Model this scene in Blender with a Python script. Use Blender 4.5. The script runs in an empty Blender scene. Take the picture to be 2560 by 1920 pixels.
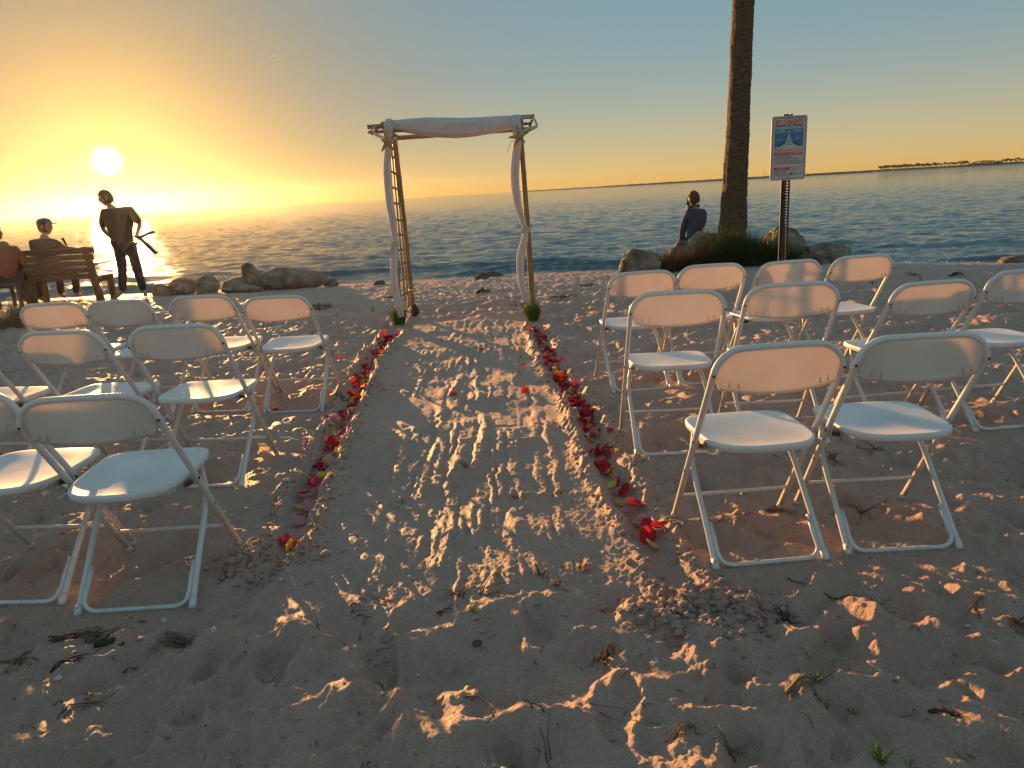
import bpy, bmesh, math, random
import numpy as np
from mathutils import Vector, Matrix

scene = bpy.context.scene
COL = scene.collection
R = random.Random(11)
RNG = np.random.default_rng(7)

# ------------------------------------------------------------------ camera
PITCH, ROLL, CAM_H = 0.2576, 0.0558, 1.32
FPX = 1838.28                                   # focal length in pixels of the 2560 px wide photograph
cam_data = bpy.data.cameras.new('camera')
cam_data.sensor_width = 36.0
cam_data.lens = FPX / 2560 * 36.0
cam_data.clip_start = 0.05
cam_data.clip_end = 30000
cam = bpy.data.objects.new('camera', cam_data)
COL.objects.link(cam)
_cp, _sp, _cr, _sr = math.cos(PITCH), math.sin(PITCH), math.cos(ROLL), math.sin(ROLL)
_fwd, _up0, _rt0 = Vector((0, _cp, -_sp)), Vector((0, _sp, _cp)), Vector((1, 0, 0))
_cx, _cy = _rt0 * _cr - _up0 * _sr, _rt0 * _sr + _up0 * _cr
_m = Matrix((_cx, _cy, -_fwd)).transposed().to_4x4()
_m.translation = (0, 0, CAM_H)
cam.matrix_world = _m
scene.camera = cam

# ------------------------------------------------------------------ sky, sun, exposure
SKY_SAT, SKY_GAIN = 1.0, 0.12
BANDS = [(0.100, 1.5, 1.0, (2.3, 1.62, 0.50)), (0.030, 1.0, 1.0, (0.6, 0.12, 0.0))]
VEIL = (0.08, (0.82, 1.43, 1.74))
DIM = (0.33, 1.8, 0.78)                        # the blue sky gives way to gold round the sun
AUREOLE = [(0.19, 1.2, 3.8, (1.0, 0.60, 0.12)), (0.0085, 2.0, 70.0, (1.0, 0.9, 0.6))]
HAZE_DENSITY, HAZE_ANISO = 0.00016, 0.84
SUN_AZ, SUN_EL = math.radians(-26.9), math.radians(3.3)
SUN = Vector((math.sin(SUN_AZ) * math.cos(SUN_EL), math.cos(SUN_AZ) * math.cos(SUN_EL), math.sin(SUN_EL)))
world = bpy.data.worlds.new('World')
scene.world = world
world.use_nodes = True
wn, wl = world.node_tree.nodes, world.node_tree.links
wn.clear()
w_out = wn.new('ShaderNodeOutputWorld')
w_bg = wn.new('ShaderNodeBackground')
w_bg.inputs['Strength'].default_value = 0.090
sky = wn.new('ShaderNodeTexSky')
sky.sky_type = 'NISHITA'
sky.sun_disc = False
sky.sun_elevation = SUN_EL
sky.sun_rotation = SUN_AZ
sky.altitude = 0
sky.air_density = 1.0
sky.dust_density = 0.05
sky.ozone_density = 1.7
# the bright aureole that hazy sea air makes round the low sun
w_tc = wn.new('ShaderNodeTexCoord')
w_dot = wn.new('ShaderNodeVectorMath'); w_dot.operation = 'DOT_PRODUCT'
w_dot.inputs[1].default_value = SUN
wl.new(w_tc.outputs['Generated'], w_dot.inputs[0])
def wmath(op, a, b=None):
    n = wn.new('ShaderNodeMath'); n.operation = op
    for i, v in enumerate((a, b)):
        if v is None: continue
        if isinstance(v, (int, float)): n.inputs[i].default_value = v
        else: wl.new(v, n.inputs[i])
    return n.outputs[0]
w_cl = wmath('MINIMUM', w_dot.outputs['Value'], 0.9999999)
w_ang = wmath('ARCCOSINE', w_cl)
def lobe(width, power, amp):
    t = wmath('DIVIDE', w_ang, width)
    t = wmath('POWER', t, power)
    t = wmath('MULTIPLY', t, -1.0)
    t = wmath('EXPONENT', t)
    return wmath('MULTIPLY', t, amp)
def addcol(prev, fac, col):
    m = wn.new('ShaderNodeVectorMath'); m.operation = 'SCALE'
    m.inputs[0].default_value = col
    wl.new(fac, m.inputs['Scale'])
    a = wn.new('ShaderNodeVectorMath'); a.operation = 'ADD'
    wl.new(prev, a.inputs[0]); wl.new(m.outputs[0], a.inputs[1])
    return a.outputs[0]
c = sky.outputs['Color']
# hazy sea air: the clear sky is paled, a warm band lies on the horizon, a grey-blue veil higher up
w_hs = wn.new('ShaderNodeHueSaturation')
w_hs.inputs['Saturation'].default_value = SKY_SAT
w_hs.inputs['Value'].default_value = SKY_GAIN
wl.new(c, w_hs.inputs['Color'])
c = w_hs.outputs['Color']
w_sep = wn.new('ShaderNodeSeparateXYZ')
wl.new(w_tc.outputs['Generated'], w_sep.inputs[0])
w_el = wmath('MAXIMUM', w_sep.outputs[2], 0.0)
def band(width, power, amp):
    t = wmath('POWER', wmath('DIVIDE', w_el, width), power)
    return wmath('MULTIPLY', wmath('EXPONENT', wmath('MULTIPLY', t, -1.0)), amp)
for wd, pw, am, cc in BANDS:
    c = addcol(c, band(wd, pw, am), cc)
veil = wmath('SUBTRACT', 1.0, band(VEIL[0], 1.0, 1.0))
c = addcol(c, veil, VEIL[1])
w_dim = wn.new('ShaderNodeVectorMath'); w_dim.operation = 'SCALE'
wl.new(c, w_dim.inputs[0]); wl.new(wmath('SUBTRACT', 1.0, lobe(*DIM)), w_dim.inputs['Scale'])
c = w_dim.outputs[0]
for wd, pw, am, cc in AUREOLE:
    c = addcol(c, lobe(wd, pw, am), cc)
wl.new(c, w_bg.inputs['Color'])
wl.new(w_bg.outputs[0], w_out.inputs['Surface'])

sun_data = bpy.data.lights.new('sun', 'SUN')
sun_data.energy = 5.0
sun_data.angle = math.radians(0.53)
sun_data.color = (1.0, 0.50, 0.17)
sun = bpy.data.objects.new('sun', sun_data)
sun.rotation_mode = 'QUATERNION'
sun.rotation_quaternion = SUN.to_track_quat('Z', 'Y')
sun.location = SUN * 50
COL.objects.link(sun)

scene.view_settings.view_transform = 'Standard'
scene.view_settings.look = 'None'
scene.view_settings.gamma = 1.0
scene.view_settings.use_curve_mapping = False
scene.view_settings.exposure = 1.25
scene.cycles.max_bounces = 8
scene.cycles.transmission_bounces = 6
scene.cycles.sample_clamp_indirect = 6.0

# ------------------------------------------------------------------ helpers
def at(u, v, y):
    """the point of the place that pixel (u, v) of the photograph looks at, y metres ahead"""
    c, s = _cr, _sr
    dx, dy = u - 1280, v - 960
    X = dx * c - dy * s; Y = dx * s + dy * c
    d = (X, FPX * _cp - Y * _sp, -(Y * _cp + FPX * _sp))
    t = y / d[1]
    return Vector((d[0] * t, y, CAM_H + d[2] * t))

def on_ground(u, v, z=0.0):
    c, s = _cr, _sr
    dx, dy = u - 1280, v - 960
    X = dx * c - dy * s; Y = dx * s + dy * c
    d = (X, FPX * _cp - Y * _sp, -(Y * _cp + FPX * _sp))
    t = (z - CAM_H) / d[2]
    return Vector((d[0] * t, d[1] * t, z))

def tag(o, label=None, cat=None, group=None, kind=None):
    if label: o['label'] = label
    if cat: o['category'] = cat
    if group: o['group'] = group
    if kind: o['kind'] = kind
    return o

def empty(name, loc=(0, 0, 0), rz=0.0):
    o = bpy.data.objects.new(name, None)
    o.empty_display_size = 0.05
    o.location = loc; o.rotation_euler = (0, 0, rz)
    COL.objects.link(o)
    return o

class MB:
    """collects geometry that becomes ONE mesh object"""
    def __init__(s): s.v = []; s.f = []; s.mi = []
    def add(s, verts, faces, mi=0):
        b = len(s.v)
        s.v.extend([tuple(p) for p in verts])
        for f in faces:
            s.f.append(tuple(b + i for i in f)); s.mi.append(mi)
    def box(s, c, size, rot=None, mi=0):
        hx, hy, hz = size[0] / 2, size[1] / 2, size[2] / 2
        pts = [Vector((x, y, z)) for x in (-hx, hx) for y in (-hy, hy) for z in (-hz, hz)]
        if rot is not None: pts = [rot @ p for p in pts]
        pts = [p + Vector(c) for p in pts]
        s.add(pts, [(0, 1, 3, 2), (4, 6, 7, 5), (0, 4, 5, 1), (2, 3, 7, 6), (0, 2, 6, 4), (1, 5, 7, 3)], mi)
    def tube(s, path, rad, seg=8, cap=True, mi=0, squash=None, twist=0.0):
        path = [Vector(p) for p in path]
        n = len(path)
        rads = rad if isinstance(rad, (list, tuple)) else [rad] * n
        vs = []; prev = None
        for i, p in enumerate(path):
            t = (path[min(i + 1, n - 1)] - path[max(i - 1, 0)])
            if t.length < 1e-9: t = Vector((0, 0, 1))
            t.normalize()
            if prev is None:
                a = Vector((0, 0, 1)) if abs(t.z) < 0.9 else Vector((1, 0, 0))
                nx = t.cross(a).normalized()
            else:
                nx = (prev - t * prev.dot(t))
                nx = nx.normalized() if nx.length > 1e-6 else t.orthogonal().normalized()
            prev = nx
            ny = t.cross(nx)
            r = rads[i]
            for k in range(seg):
                a = 2 * math.pi * k / seg + twist * i
                rr = r(a) if callable(r) else r
                q = squash if squash else (1, 1)
                vs.append(p + nx * math.cos(a) * rr * q[0] + ny * math.sin(a) * rr * q[1])
        fs = []
        for i in range(n - 1):
            for k in range(seg):
                a, b = i * seg + k, i * seg + (k + 1) % seg
                fs.append((a, b, b + seg, a + seg))
        if cap:
            fs.append(tuple(range(seg - 1, -1, -1)))
            fs.append(tuple((n - 1) * seg + k for k in range(seg)))
        s.add(vs, fs, mi)
    def ball(s, c, r, nu=10, nv=7, fn=None, mi=0):
        c = Vector(c); rr = r if isinstance(r, (tuple, list)) else (r, r, r)
        vs = [c + Vector((0, 0, -rr[2]))]
        for j in range(1, nv):
            th = math.pi * j / nv
            for i in range(nu):
                ph = 2 * math.pi * i / nu
                d = Vector((math.sin(th) * math.cos(ph), math.sin(th) * math.sin(ph), -math.cos(th)))
                k = fn(d) if fn else 1.0
                vs.append(c + Vector((d.x * rr[0], d.y * rr[1], d.z * rr[2])) * k)
        vs.append(c + Vector((0, 0, rr[2])))
        fs = []
        for i in range(nu): fs.append((0, 1 + (i + 1) % nu, 1 + i))
        for j in range(nv - 2):
            for i in range(nu):
                a, b = 1 + j * nu + i, 1 + j * nu + (i + 1) % nu
                fs.append((a, b, b + nu, a + nu))
        o = 1 + (nv - 2) * nu
        for i in range(nu): fs.append((o + i, o + (i + 1) % nu, len(vs) - 1))
        s.add(vs, fs, mi)
    def grid(s, pts, nu, nv, mi=0, close=False):
        fs = []
        for j in range(nv - 1):
            for i in range(nu - (0 if close else 1)):
                a, b = j * nu + i, j * nu + (i + 1) % nu
                fs.append((a, b, b + nu, a + nu))
        s.add(pts, fs, mi)
    def mesh(s, name, mats, smooth=True):
        me = bpy.data.meshes.new(name)
        me.from_pydata(s.v, [], s.f)
        for m in (mats if isinstance(mats, (list, tuple)) else [mats]): me.materials.append(m)
        if any(s.mi): me.polygons.foreach_set('material_index', s.mi)
        if smooth: me.polygons.foreach_set('use_smooth', [True] * len(me.polygons))
        me.update()
        return me
    def build(s, name, mats, parent=None, smooth=True, loc=None):
        o = bpy.data.objects.new(name, s.mesh(name, mats, smooth))
        COL.objects.link(o)
        if parent is not None: o.parent = parent
        if loc is not None: o.location = loc
        return o

def autosmooth(o, deg=35):
    """flat shading across sharp edges, smooth elsewhere"""
    me = o.data
    bm = bmesh.new(); bm.from_mesh(me)
    lim = math.radians(deg)
    for e in bm.edges:
        e.smooth = not (len(e.link_faces) == 2 and e.calc_face_angle(0) > lim)
    bm.to_mesh(me); bm.free()
    return o

def bezier(pts, n):
    """Catmull-Rom through pts"""
    pts = [Vector(p) for p in pts]
    P = [pts[0] * 2 - pts[1]] + pts + [pts[-1] * 2 - pts[-2]]
    out = []
    m = len(pts) - 1
    for i in range(n):
        t = i / (n - 1) * m
        k = min(int(t), m - 1); t -= k
        a, b, c, d = P[k:k + 4]
        out.append(0.5 * ((2 * b) + (c - a) * t + (2 * a - 5 * b + 4 * c - d) * t * t + (3 * b - a - 3 * c + d) * t ** 3))
    return out

# ------------------------------------------------------------------ materials
def new_mat(name):
    m = bpy.data.materials.new(name); m.use_nodes = True
    nt = m.node_tree
    return m, nt, nt.nodes, nt.links, nt.nodes['Principled BSDF']

def noise_node(n, scale, detail=4, rough=0.55, dist=0.0):
    t = n.new('ShaderNodeTexNoise')
    t.inputs['Scale'].default_value = scale
    t.inputs['Detail'].default_value = detail
    t.inputs['Roughness'].default_value = rough
    t.inputs['Distortion'].default_value = dist
    return t

def ramp(n, stops, interp='LINEAR'):
    r = n.new('ShaderNodeValToRGB')
    e = r.color_ramp.elements
    r.color_ramp.interpolation = interp
    while len(e) < len(stops): e.new(0.5)
    for i, (p, c) in enumerate(stops):
        e[i].position = p
        e[i].color = (c[0], c[1], c[2], 1) if isinstance(c, (tuple, list)) else (c, c, c, 1)
    return r

def simple(name, c1, c2=None, rough=0.7, scale=8.0, bump=0.0, bscale=60.0, bdist=0.003, metal=0.0, stretch=None, translucent=0.0, tcol=None, spec=0.5):
    m, nt, n, l, b = new_mat(name)
    c2 = c2 or c1
    co = n.new('ShaderNodeTexCoord')
    src = co.outputs['Object']
    if stretch:
        mp = n.new('ShaderNodeMapping'); mp.inputs['Scale'].default_value = stretch
        l.new(src, mp.inputs['Vector']); src = mp.outputs[0]
    t = noise_node(n, scale, 5)
    l.new(src, t.inputs['Vector'])
    r = ramp(n, [(0.35, c1), (0.65, c2)])
    l.new(t.outputs['Fac'], r.inputs['Fac'])
    l.new(r.outputs['Color'], b.inputs['Base Color'])
    b.inputs['Roughness'].default_value = rough
    b.inputs['Metallic'].default_value = metal
    b.inputs['Specular IOR Level'].default_value = spec
    if bump:
        t2 = noise_node(n, bscale, 5)
        l.new(src, t2.inputs['Vector'])
        bp = n.new('ShaderNodeBump'); bp.inputs['Strength'].default_value = bump; bp.inputs['Distance'].default_value = bdist
        l.new(t2.outputs['Fac'], bp.inputs['Height']); l.new(bp.outputs[0], b.inputs['Normal'])
    if translucent:
        tr = n.new('ShaderNodeBsdfTranslucent')
        if tcol: tr.inputs['Color'].default_value = (*tcol, 1)
        else: l.new(r.outputs['Color'], tr.inputs['Color'])
        mx = n.new('ShaderNodeMixShader'); mx.inputs[0].default_value = translucent
        l.new(b.outputs[0], mx.inputs[1]); l.new(tr.outputs[0], mx.inputs[2])
        l.new(mx.outputs[0], n['Material Output'].inputs['Surface'])
    return m

# sand
M_sand, nt, n, l, b = new_mat('sand')
geo = n.new('ShaderNodeNewGeometry')
big = noise_node(n, 0.9, 5); mid = noise_node(n, 14, 6, 0.65); fine = noise_node(n, 420, 3, 0.7); grain = n.new('ShaderNodeTexVoronoi')
grain.inputs['Scale'].default_value = 330
for t in (big, mid, fine, grain): l.new(geo.outputs['Position'], t.inputs['Vector'])
r1 = ramp(n, [(0.30, (0.44, 0.275, 0.210)), (0.70, (0.58, 0.370, 0.286))])
mixf = n.new('ShaderNodeMix'); mixf.data_type = 'FLOAT'; mixf.inputs[0].default_value = 0.5
l.new(big.outputs['Fac'], mixf.inputs[2]); l.new(mid.outputs['Fac'], mixf.inputs[3])
l.new(mixf.outputs[0], r1.inputs['Fac'])
# grains: a few pale shell grains, a few dark ones
gr = ramp(n, [(0.0, 0.45), (0.2, 0.9), (0.75, 1.08), (1.0, 1.7)])
l.new(grain.outputs['Color'], gr.inputs['Fac'])
mul = n.new('ShaderNodeMix'); mul.data_type = 'RGBA'; mul.blend_type = 'MULTIPLY'; mul.inputs[0].default_value = 0.75
l.new(r1.outputs['Color'], mul.inputs[6]); l.new(gr.outputs['Color'], mul.inputs[7])
# shell flecks
vor = n.new('ShaderNodeTexVoronoi'); vor.inputs['Scale'].default_value = 46
l.new(geo.outputs['Position'], vor.inputs['Vector'])
fl = ramp(n, [(0.035, 1.0), (0.06, 0.0)])
l.new(vor.outputs['Distance'], fl.inputs['Fac'])
sep = n.new('ShaderNodeSeparateColor'); l.new(vor.outputs['Color'], sep.inputs[0])
pick = n.new('ShaderNodeMath'); pick.operation = 'GREATER_THAN'; pick.inputs[1].default_value = 0.72
l.new(sep.outputs[0], pick.inputs[0])
fm = n.new('ShaderNodeMath'); fm.operation = 'MULTIPLY'
l.new(fl.outputs['Color'], fm.inputs[0]); l.new(pick.outputs[0], fm.inputs[1])
shell = n.new('ShaderNodeMix'); shell.data_type = 'RGBA'
flc = ramp(n, [(0.0, (0.62, 0.58, 0.52)), (0.55, (0.75, 0.72, 0.68)), (0.56, (0.09, 0.06, 0.045)), (1.0, (0.12, 0.08, 0.05))], 'LINEAR')
l.new(sep.outputs[1], flc.inputs['Fac'])
l.new(fm.outputs[0], shell.inputs[0]); l.new(mul.outputs[2], shell.inputs[6]); l.new(flc.outputs['Color'], shell.inputs[7])
# wet band by the water
sepz = n.new('ShaderNodeSeparateXYZ'); l.new(geo.outputs['Position'], sepz.inputs[0])
wet = n.new('ShaderNodeMapRange'); wet.inputs[1].default_value = -0.055; wet.inputs[2].default_value = -0.11
wet.inputs[3].default_value = 0.0; wet.inputs[4].default_value = 1.0
l.new(sepz.outputs[2], wet.inputs[0])
wetc = n.new('ShaderNodeMix'); wetc.data_type = 'RGBA'; wetc.blend_type = 'MULTIPLY'
wetc.inputs[7].default_value = (0.45, 0.42, 0.40, 1)
l.new(wet.outputs[0], wetc.inputs[0]); l.new(shell.outputs[2], wetc.inputs[6])
l.new(wetc.outputs[2], b.inputs['Base Color'])
wr = n.new('ShaderNodeMapRange'); wr.inputs[3].default_value = 0.62; wr.inputs[4].default_value = 0.35
l.new(wet.outputs[0], wr.inputs[0]); l.new(wr.outputs[0], b.inputs['Roughness'])
b.inputs['Specular IOR Level'].default_value = 0.34
bm1 = n.new('ShaderNodeBump'); bm1.inputs['Strength'].default_value = 0.9; bm1.inputs['Distance'].default_value = 0.004
l.new(fine.outputs['Fac'], bm1.inputs['Height'])
mid2 = noise_node(n, 95, 5, 0.65); l.new(geo.outputs['Position'], mid2.inputs['Vector'])
bm2 = n.new('ShaderNodeBump'); bm2.inputs['Strength'].default_value = 0.9; bm2.inputs['Distance'].default_value = 0.008
l.new(mid2.outputs['Fac'], bm2.inputs['Height']); l.new(bm1.outputs[0], bm2.inputs['Normal'])
l.new(bm2.outputs[0], b.inputs['Normal'])

# water
M_water, nt, n, l, b = new_mat('sea_water')
b.inputs['Base Color'].default_value = (0.045, 0.085, 0.095, 1)
b.inputs['Roughness'].default_value = 0.05
b.inputs['IOR'].default_value = 1.36
geo = n.new('ShaderNodeNewGeometry')
mp = n.new('ShaderNodeMapping'); mp.inputs['Scale'].default_value = (0.5, 1.6, 1.0); mp.inputs['Rotation'].default_value = (0, 0, 0.15)
l.new(geo.outputs['Position'], mp.inputs['Vector'])
n1 = noise_node(n, 4.2, 6, 0.62); n2 = noise_node(n, 0.35, 4, 0.6)
l.new(mp.outputs[0], n1.inputs['Vector']); l.new(mp.outputs[0], n2.inputs['Vector'])
b1 = n.new('ShaderNodeBump'); b1.inputs['Strength'].default_value = 0.7; b1.inputs['Distance'].default_value = 0.09
b2 = n.new('ShaderNodeBump'); b2.inputs['Strength'].default_value = 0.2; b2.inputs['Distance'].default_value = 0.5
l.new(n2.outputs['Fac'], b2.inputs['Height'])
l.new(n1.outputs['Fac'], b1.inputs['Height']); l.new(b2.outputs[0], b1.inputs['Normal'])
l.new(b1.outputs[0], b.inputs['Normal'])

M_foam = simple('foam', (0.72, 0.72, 0.70), (0.55, 0.55, 0.53), 0.8, 30, 0.5, 80, 0.01)
M_land = simple('far_land', (0.035, 0.04, 0.02), (0.07, 0.06, 0.035), 0.9, 0.05)
M_landsand = simple('far_sand', (0.35, 0.28, 0.2), None, 0.9, 0.05)
M_fartree = simple('far_foliage', (0.025, 0.035, 0.012), (0.05, 0.06, 0.022), 0.8, 0.3)
M_rock = simple('limestone', (0.12, 0.085, 0.06), (0.34, 0.27, 0.20), 0.9, 5, 1.0, 14, 0.06)
M_rock_dark = simple('dark_stone', (0.07, 0.05, 0.035), (0.16, 0.12, 0.08), 0.9, 8, 0.9, 25, 0.03)
M_seat = simple('white_plastic', (0.74, 0.74, 0.75), (0.80, 0.80, 0.80), 0.42, 4, 0.06, 500, 0.0006, translucent=0.10)
M_back = simple('white_back_plastic', (0.70, 0.67, 0.64), (0.76, 0.73, 0.70), 0.45, 3, 0.05, 400, 0.0006, translucent=0.30, tcol=(0.86, 0.74, 0.60))
def scuff(m, scale, thr, col, amount):
    """small worn and dirty spots over the plastic"""
    n, l = m.node_tree.nodes, m.node_tree.links
    b = n['Principled BSDF']; src = b.inputs['Base Color'].links[0].from_socket
    co = n.new('ShaderNodeTexCoord'); t = noise_node(n, scale, 6, 0.7, 0.4); t2 = noise_node(n, scale * .16, 3)
    oi = n.new('ShaderNodeObjectInfo'); mv = n.new('ShaderNodeVectorMath'); mv.operation = 'ADD'
    sc = n.new('ShaderNodeVectorMath'); sc.operation = 'SCALE'; sc.inputs[0].default_value = (7, 5, 3); l.new(oi.outputs['Random'], sc.inputs['Scale'])
    l.new(co.outputs['Object'], mv.inputs[0]); l.new(sc.outputs[0], mv.inputs[1])
    l.new(mv.outputs[0], t.inputs['Vector']); l.new(mv.outputs[0], t2.inputs['Vector'])
    r = ramp(n, [(thr, 0.0), (thr + .06, 1.0)]); l.new(t.outputs['Fac'], r.inputs['Fac'])
    r2 = ramp(n, [(.40, 0.0), (.70, .30)]); l.new(t2.outputs['Fac'], r2.inputs['Fac'])
    mx = n.new('ShaderNodeMath'); mx.operation = 'MAXIMUM'; l.new(r.outputs['Color'], mx.inputs[0]); l.new(r2.outputs['Color'], mx.inputs[1])
    am = n.new('ShaderNodeMath'); am.operation = 'MULTIPLY'; am.inputs[1].default_value = amount; l.new(mx.outputs[0], am.inputs[0])
    c = n.new('ShaderNodeMix'); c.data_type = 'RGBA'; c.inputs[7].default_value = (*col, 1)
    l.new(am.outputs[0], c.inputs[0]); l.new(src, c.inputs[6]); l.new(c.outputs[2], b.inputs['Base Color'])
scuff(M_seat, 46, .70, (0.30, 0.24, 0.19), .75)
scuff(M_back, 40, .70, (0.30, 0.22, 0.17), .70)
M_dark = simple('dark_metal', (0.05, 0.05, 0.055), (0.12, 0.11, 0.10), 0.5, 40, metal=0.6)
# white painted tube with chips low down
M_tube, nt, n, l, b = new_mat('white_enamel')
co = n.new('ShaderNodeTexCoord'); t = noise_node(n, 38, 6, 0.7)
l.new(co.outputs['Object'], t.inputs['Vector'])
sp_ = n.new('ShaderNodeSeparateXYZ'); l.new(co.outputs['Object'], sp_.inputs[0])
mr = n.new('ShaderNodeMapRange'); mr.inputs[1].default_value = 0.0; mr.inputs[2].default_value = 0.45; mr.inputs[3].default_value = 0.085; mr.inputs[4].default_value = 0.0
l.new(sp_.outputs[2], mr.inputs[0])
ad = n.new('ShaderNodeMath'); ad.operation = 'ADD'; l.new(t.outputs['Fac'], ad.inputs[0]); l.new(mr.outputs[0], ad.inputs[1])
rr = ramp(n, [(0.0, (0.74, 0.72, 0.70)), (0.5, (0.66, 0.64, 0.62)), (0.735, (0.60, 0.57, 0.54)), (0.76, (0.13, 0.085, 0.06))])
l.new(ad.outputs[0], rr.inputs['Fac']); l.new(rr.outputs['Color'], b.inputs['Base Color'])
b.inputs['Roughness'].default_value = 0.45
M_bamboo = simple('bamboo', (0.22, 0.12, 0.045), (0.36, 0.22, 0.09), 0.55, 12, 0.3, 40, 0.004, stretch=(3, 3, 0.5))
M_cloth = simple('white_chiffon', (0.66, 0.66, 0.69), (0.58, 0.58, 0.62), 0.9, 10, 0.2, 160, 0.002, translucent=0.22, tcol=(0.8, 0.74, 0.70))
M_rope = simple('cream_rope', (0.60, 0.50, 0.40), (0.70, 0.62, 0.52), 0.9, 60, 0.8, 220, 0.004)
M_star = simple('dried_starfish', (0.36, 0.20, 0.085), (0.50, 0.31, 0.15), 0.85, 30, 0.9, 120, 0.006)
M_tape = simple('yellow_tape', (0.75, 0.58, 0.04), None, 0.5)
M_plant = simple('green_blades', (0.06, 0.12, 0.012), (0.14, 0.22, 0.03), 0.55, 30, translucent=0.3)
M_drygrass = simple('dry_grass', (0.20, 0.13, 0.05), (0.34, 0.23, 0.10), 0.8, 30, translucent=0.3)
M_greengrass = simple('shore_grass', (0.045, 0.07, 0.015), (0.11, 0.13, 0.03), 0.7, 20, translucent=0.3)
M_root = simple('dried_root', (0.10, 0.042, 0.018), (0.20, 0.09, 0.038), 0.8, 30, 0.5, 120, 0.002)
M_driftwood = simple('driftwood', (0.13, 0.085, 0.05), (0.26, 0.18, 0.11), 0.85, 20, 0.6, 80, 0.003, stretch=(1, 6, 6))
M_bark = simple('dark_bark', (0.035, 0.025, 0.018), (0.08, 0.055, 0.035), 0.9, 40, 0.8, 90, 0.004)
M_weed = simple('dried_seaweed', (0.09, 0.06, 0.03), (0.17, 0.115, 0.06), 0.9, 30)
M_shell = simple('pale_shell', (0.46, 0.42, 0.37), (0.58, 0.54, 0.49), 0.5, 30)
M_palm = simple('palm_bark', (0.085, 0.048, 0.024), (0.20, 0.125, 0.07), 0.95, 9, 1.0, 34, 0.03, stretch=(1.4, 1.4, 4.0))
M_frond = simple('palm_frond', (0.05, 0.085, 0.02), (0.09, 0.13, 0.035), 0.6, 8, translucent=0.25)
M_wood = simple('bench_wood', (0.10, 0.065, 0.04), (0.17, 0.11, 0.065), 0.85, 14, 0.5, 50, 0.004, stretch=(1, 8, 8))
M_skin = simple('skin', (0.30, 0.16, 0.10), (0.36, 0.20, 0.13), 0.6, 20)
M_hair = simple('brown_hair', (0.05, 0.03, 0.018), (0.10, 0.06, 0.035), 0.7, 90, 0.8, 200, 0.004)
M_blue = simple('dark_blue_cloth', (0.045, 0.055, 0.095), (0.06, 0.072, 0.12), 0.9, 6, 0.4, 26, 0.02)
M_darkcloth = simple('dark_trousers', (0.05, 0.038, 0.036), (0.075, 0.055, 0.05), 0.9, 8, 0.4, 30, 0.02)
M_shirt = simple('pale_shirt', (0.42, 0.38, 0.34), (0.48, 0.44, 0.40), 0.9, 8, 0.4, 30, 0.02)
M_brown = simple('brown_shirt', (0.055, 0.040, 0.030), (0.08, 0.058, 0.042), 0.9, 8, 0.4, 30, 0.02)
M_black = simple('black_plastic', (0.02, 0.02, 0.022), None, 0.5)
def petal_mat(name, a, b_):
    return simple(name, a, b_, 0.6, 45, 0.25, 110, 0.002, translucent=0.4)
PETAL = {'deep red': petal_mat('red_petal', (0.66, 0.020, 0.016), (0.48, 0.008, 0.014)),
         'crimson': petal_mat('crimson_petal', (0.36, 0.010, 0.045), (0.50, 0.03, 0.085)),
         'pink': petal_mat('pink_petal', (0.72, 0.33, 0.36), (0.62, 0.22, 0.28)),
         'yellow': petal_mat('yellow_petal', (0.74, 0.50, 0.035), (0.78, 0.58, 0.10)),
         'cream': petal_mat('cream_petal', (0.76, 0.58, 0.36), (0.74, 0.50, 0.32))}

# ================================================================== the beach
K = 2560 / 2212.0
TL_PIX = [(585, 1215), (608, 1190), (620, 1165), (640, 1118), (665, 1062), (690, 1010), (712, 975), (725, 945), (740, 905), (758, 870), (775, 838), (790, 797), (808, 768), (832, 740), (852, 718)]
TR_PIX = [(1478, 1272), (1440, 1215), (1408, 1165), (1380, 1120), (1352, 1078), (1330, 1045), (1308, 1003), (1292, 962), (1275, 920), (1255, 875), (1232, 845), (1210, 815), (1188, 770), (1172, 740), (1160, 705)]
TL = np.array([on_ground(u * K, v * K)[:2] for u, v in TL_PIX])
TR = np.array([on_ground(u * K, v * K)[:2] for u, v in TR_PIX])
TL = TL[np.argsort(TL[:, 1])]; TR = TR[np.argsort(TR[:, 1])]
def trench_x(T, y): return np.interp(y, T[:, 1], T[:, 0])

SHORE = np.array([(-40, 13.5), (-12, 13.3), (-6.3, 13.25), (-4.2, 13.0), (-2.6, 13.05), (-.46, 12.96), (.46, 13.05), (2.0, 12.72), (4.3, 12.5), (6.4, 11.45), (7.4, 11.05), (12, 10.4), (40, 9)])
WATER_Z = -0.12
def shore_y(x): return np.interp(x, SHORE[:, 0], SHORE[:, 1])
def beach_base(x, y):
    s = y - shore_y(x)
    t = np.clip((s + 2.6) / 2.6, 0, 1)
    z = -0.12 * t * t
    z = z - 0.085 * np.clip(s, 0, None)
    return np.maximum(z, -1.6)

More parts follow.
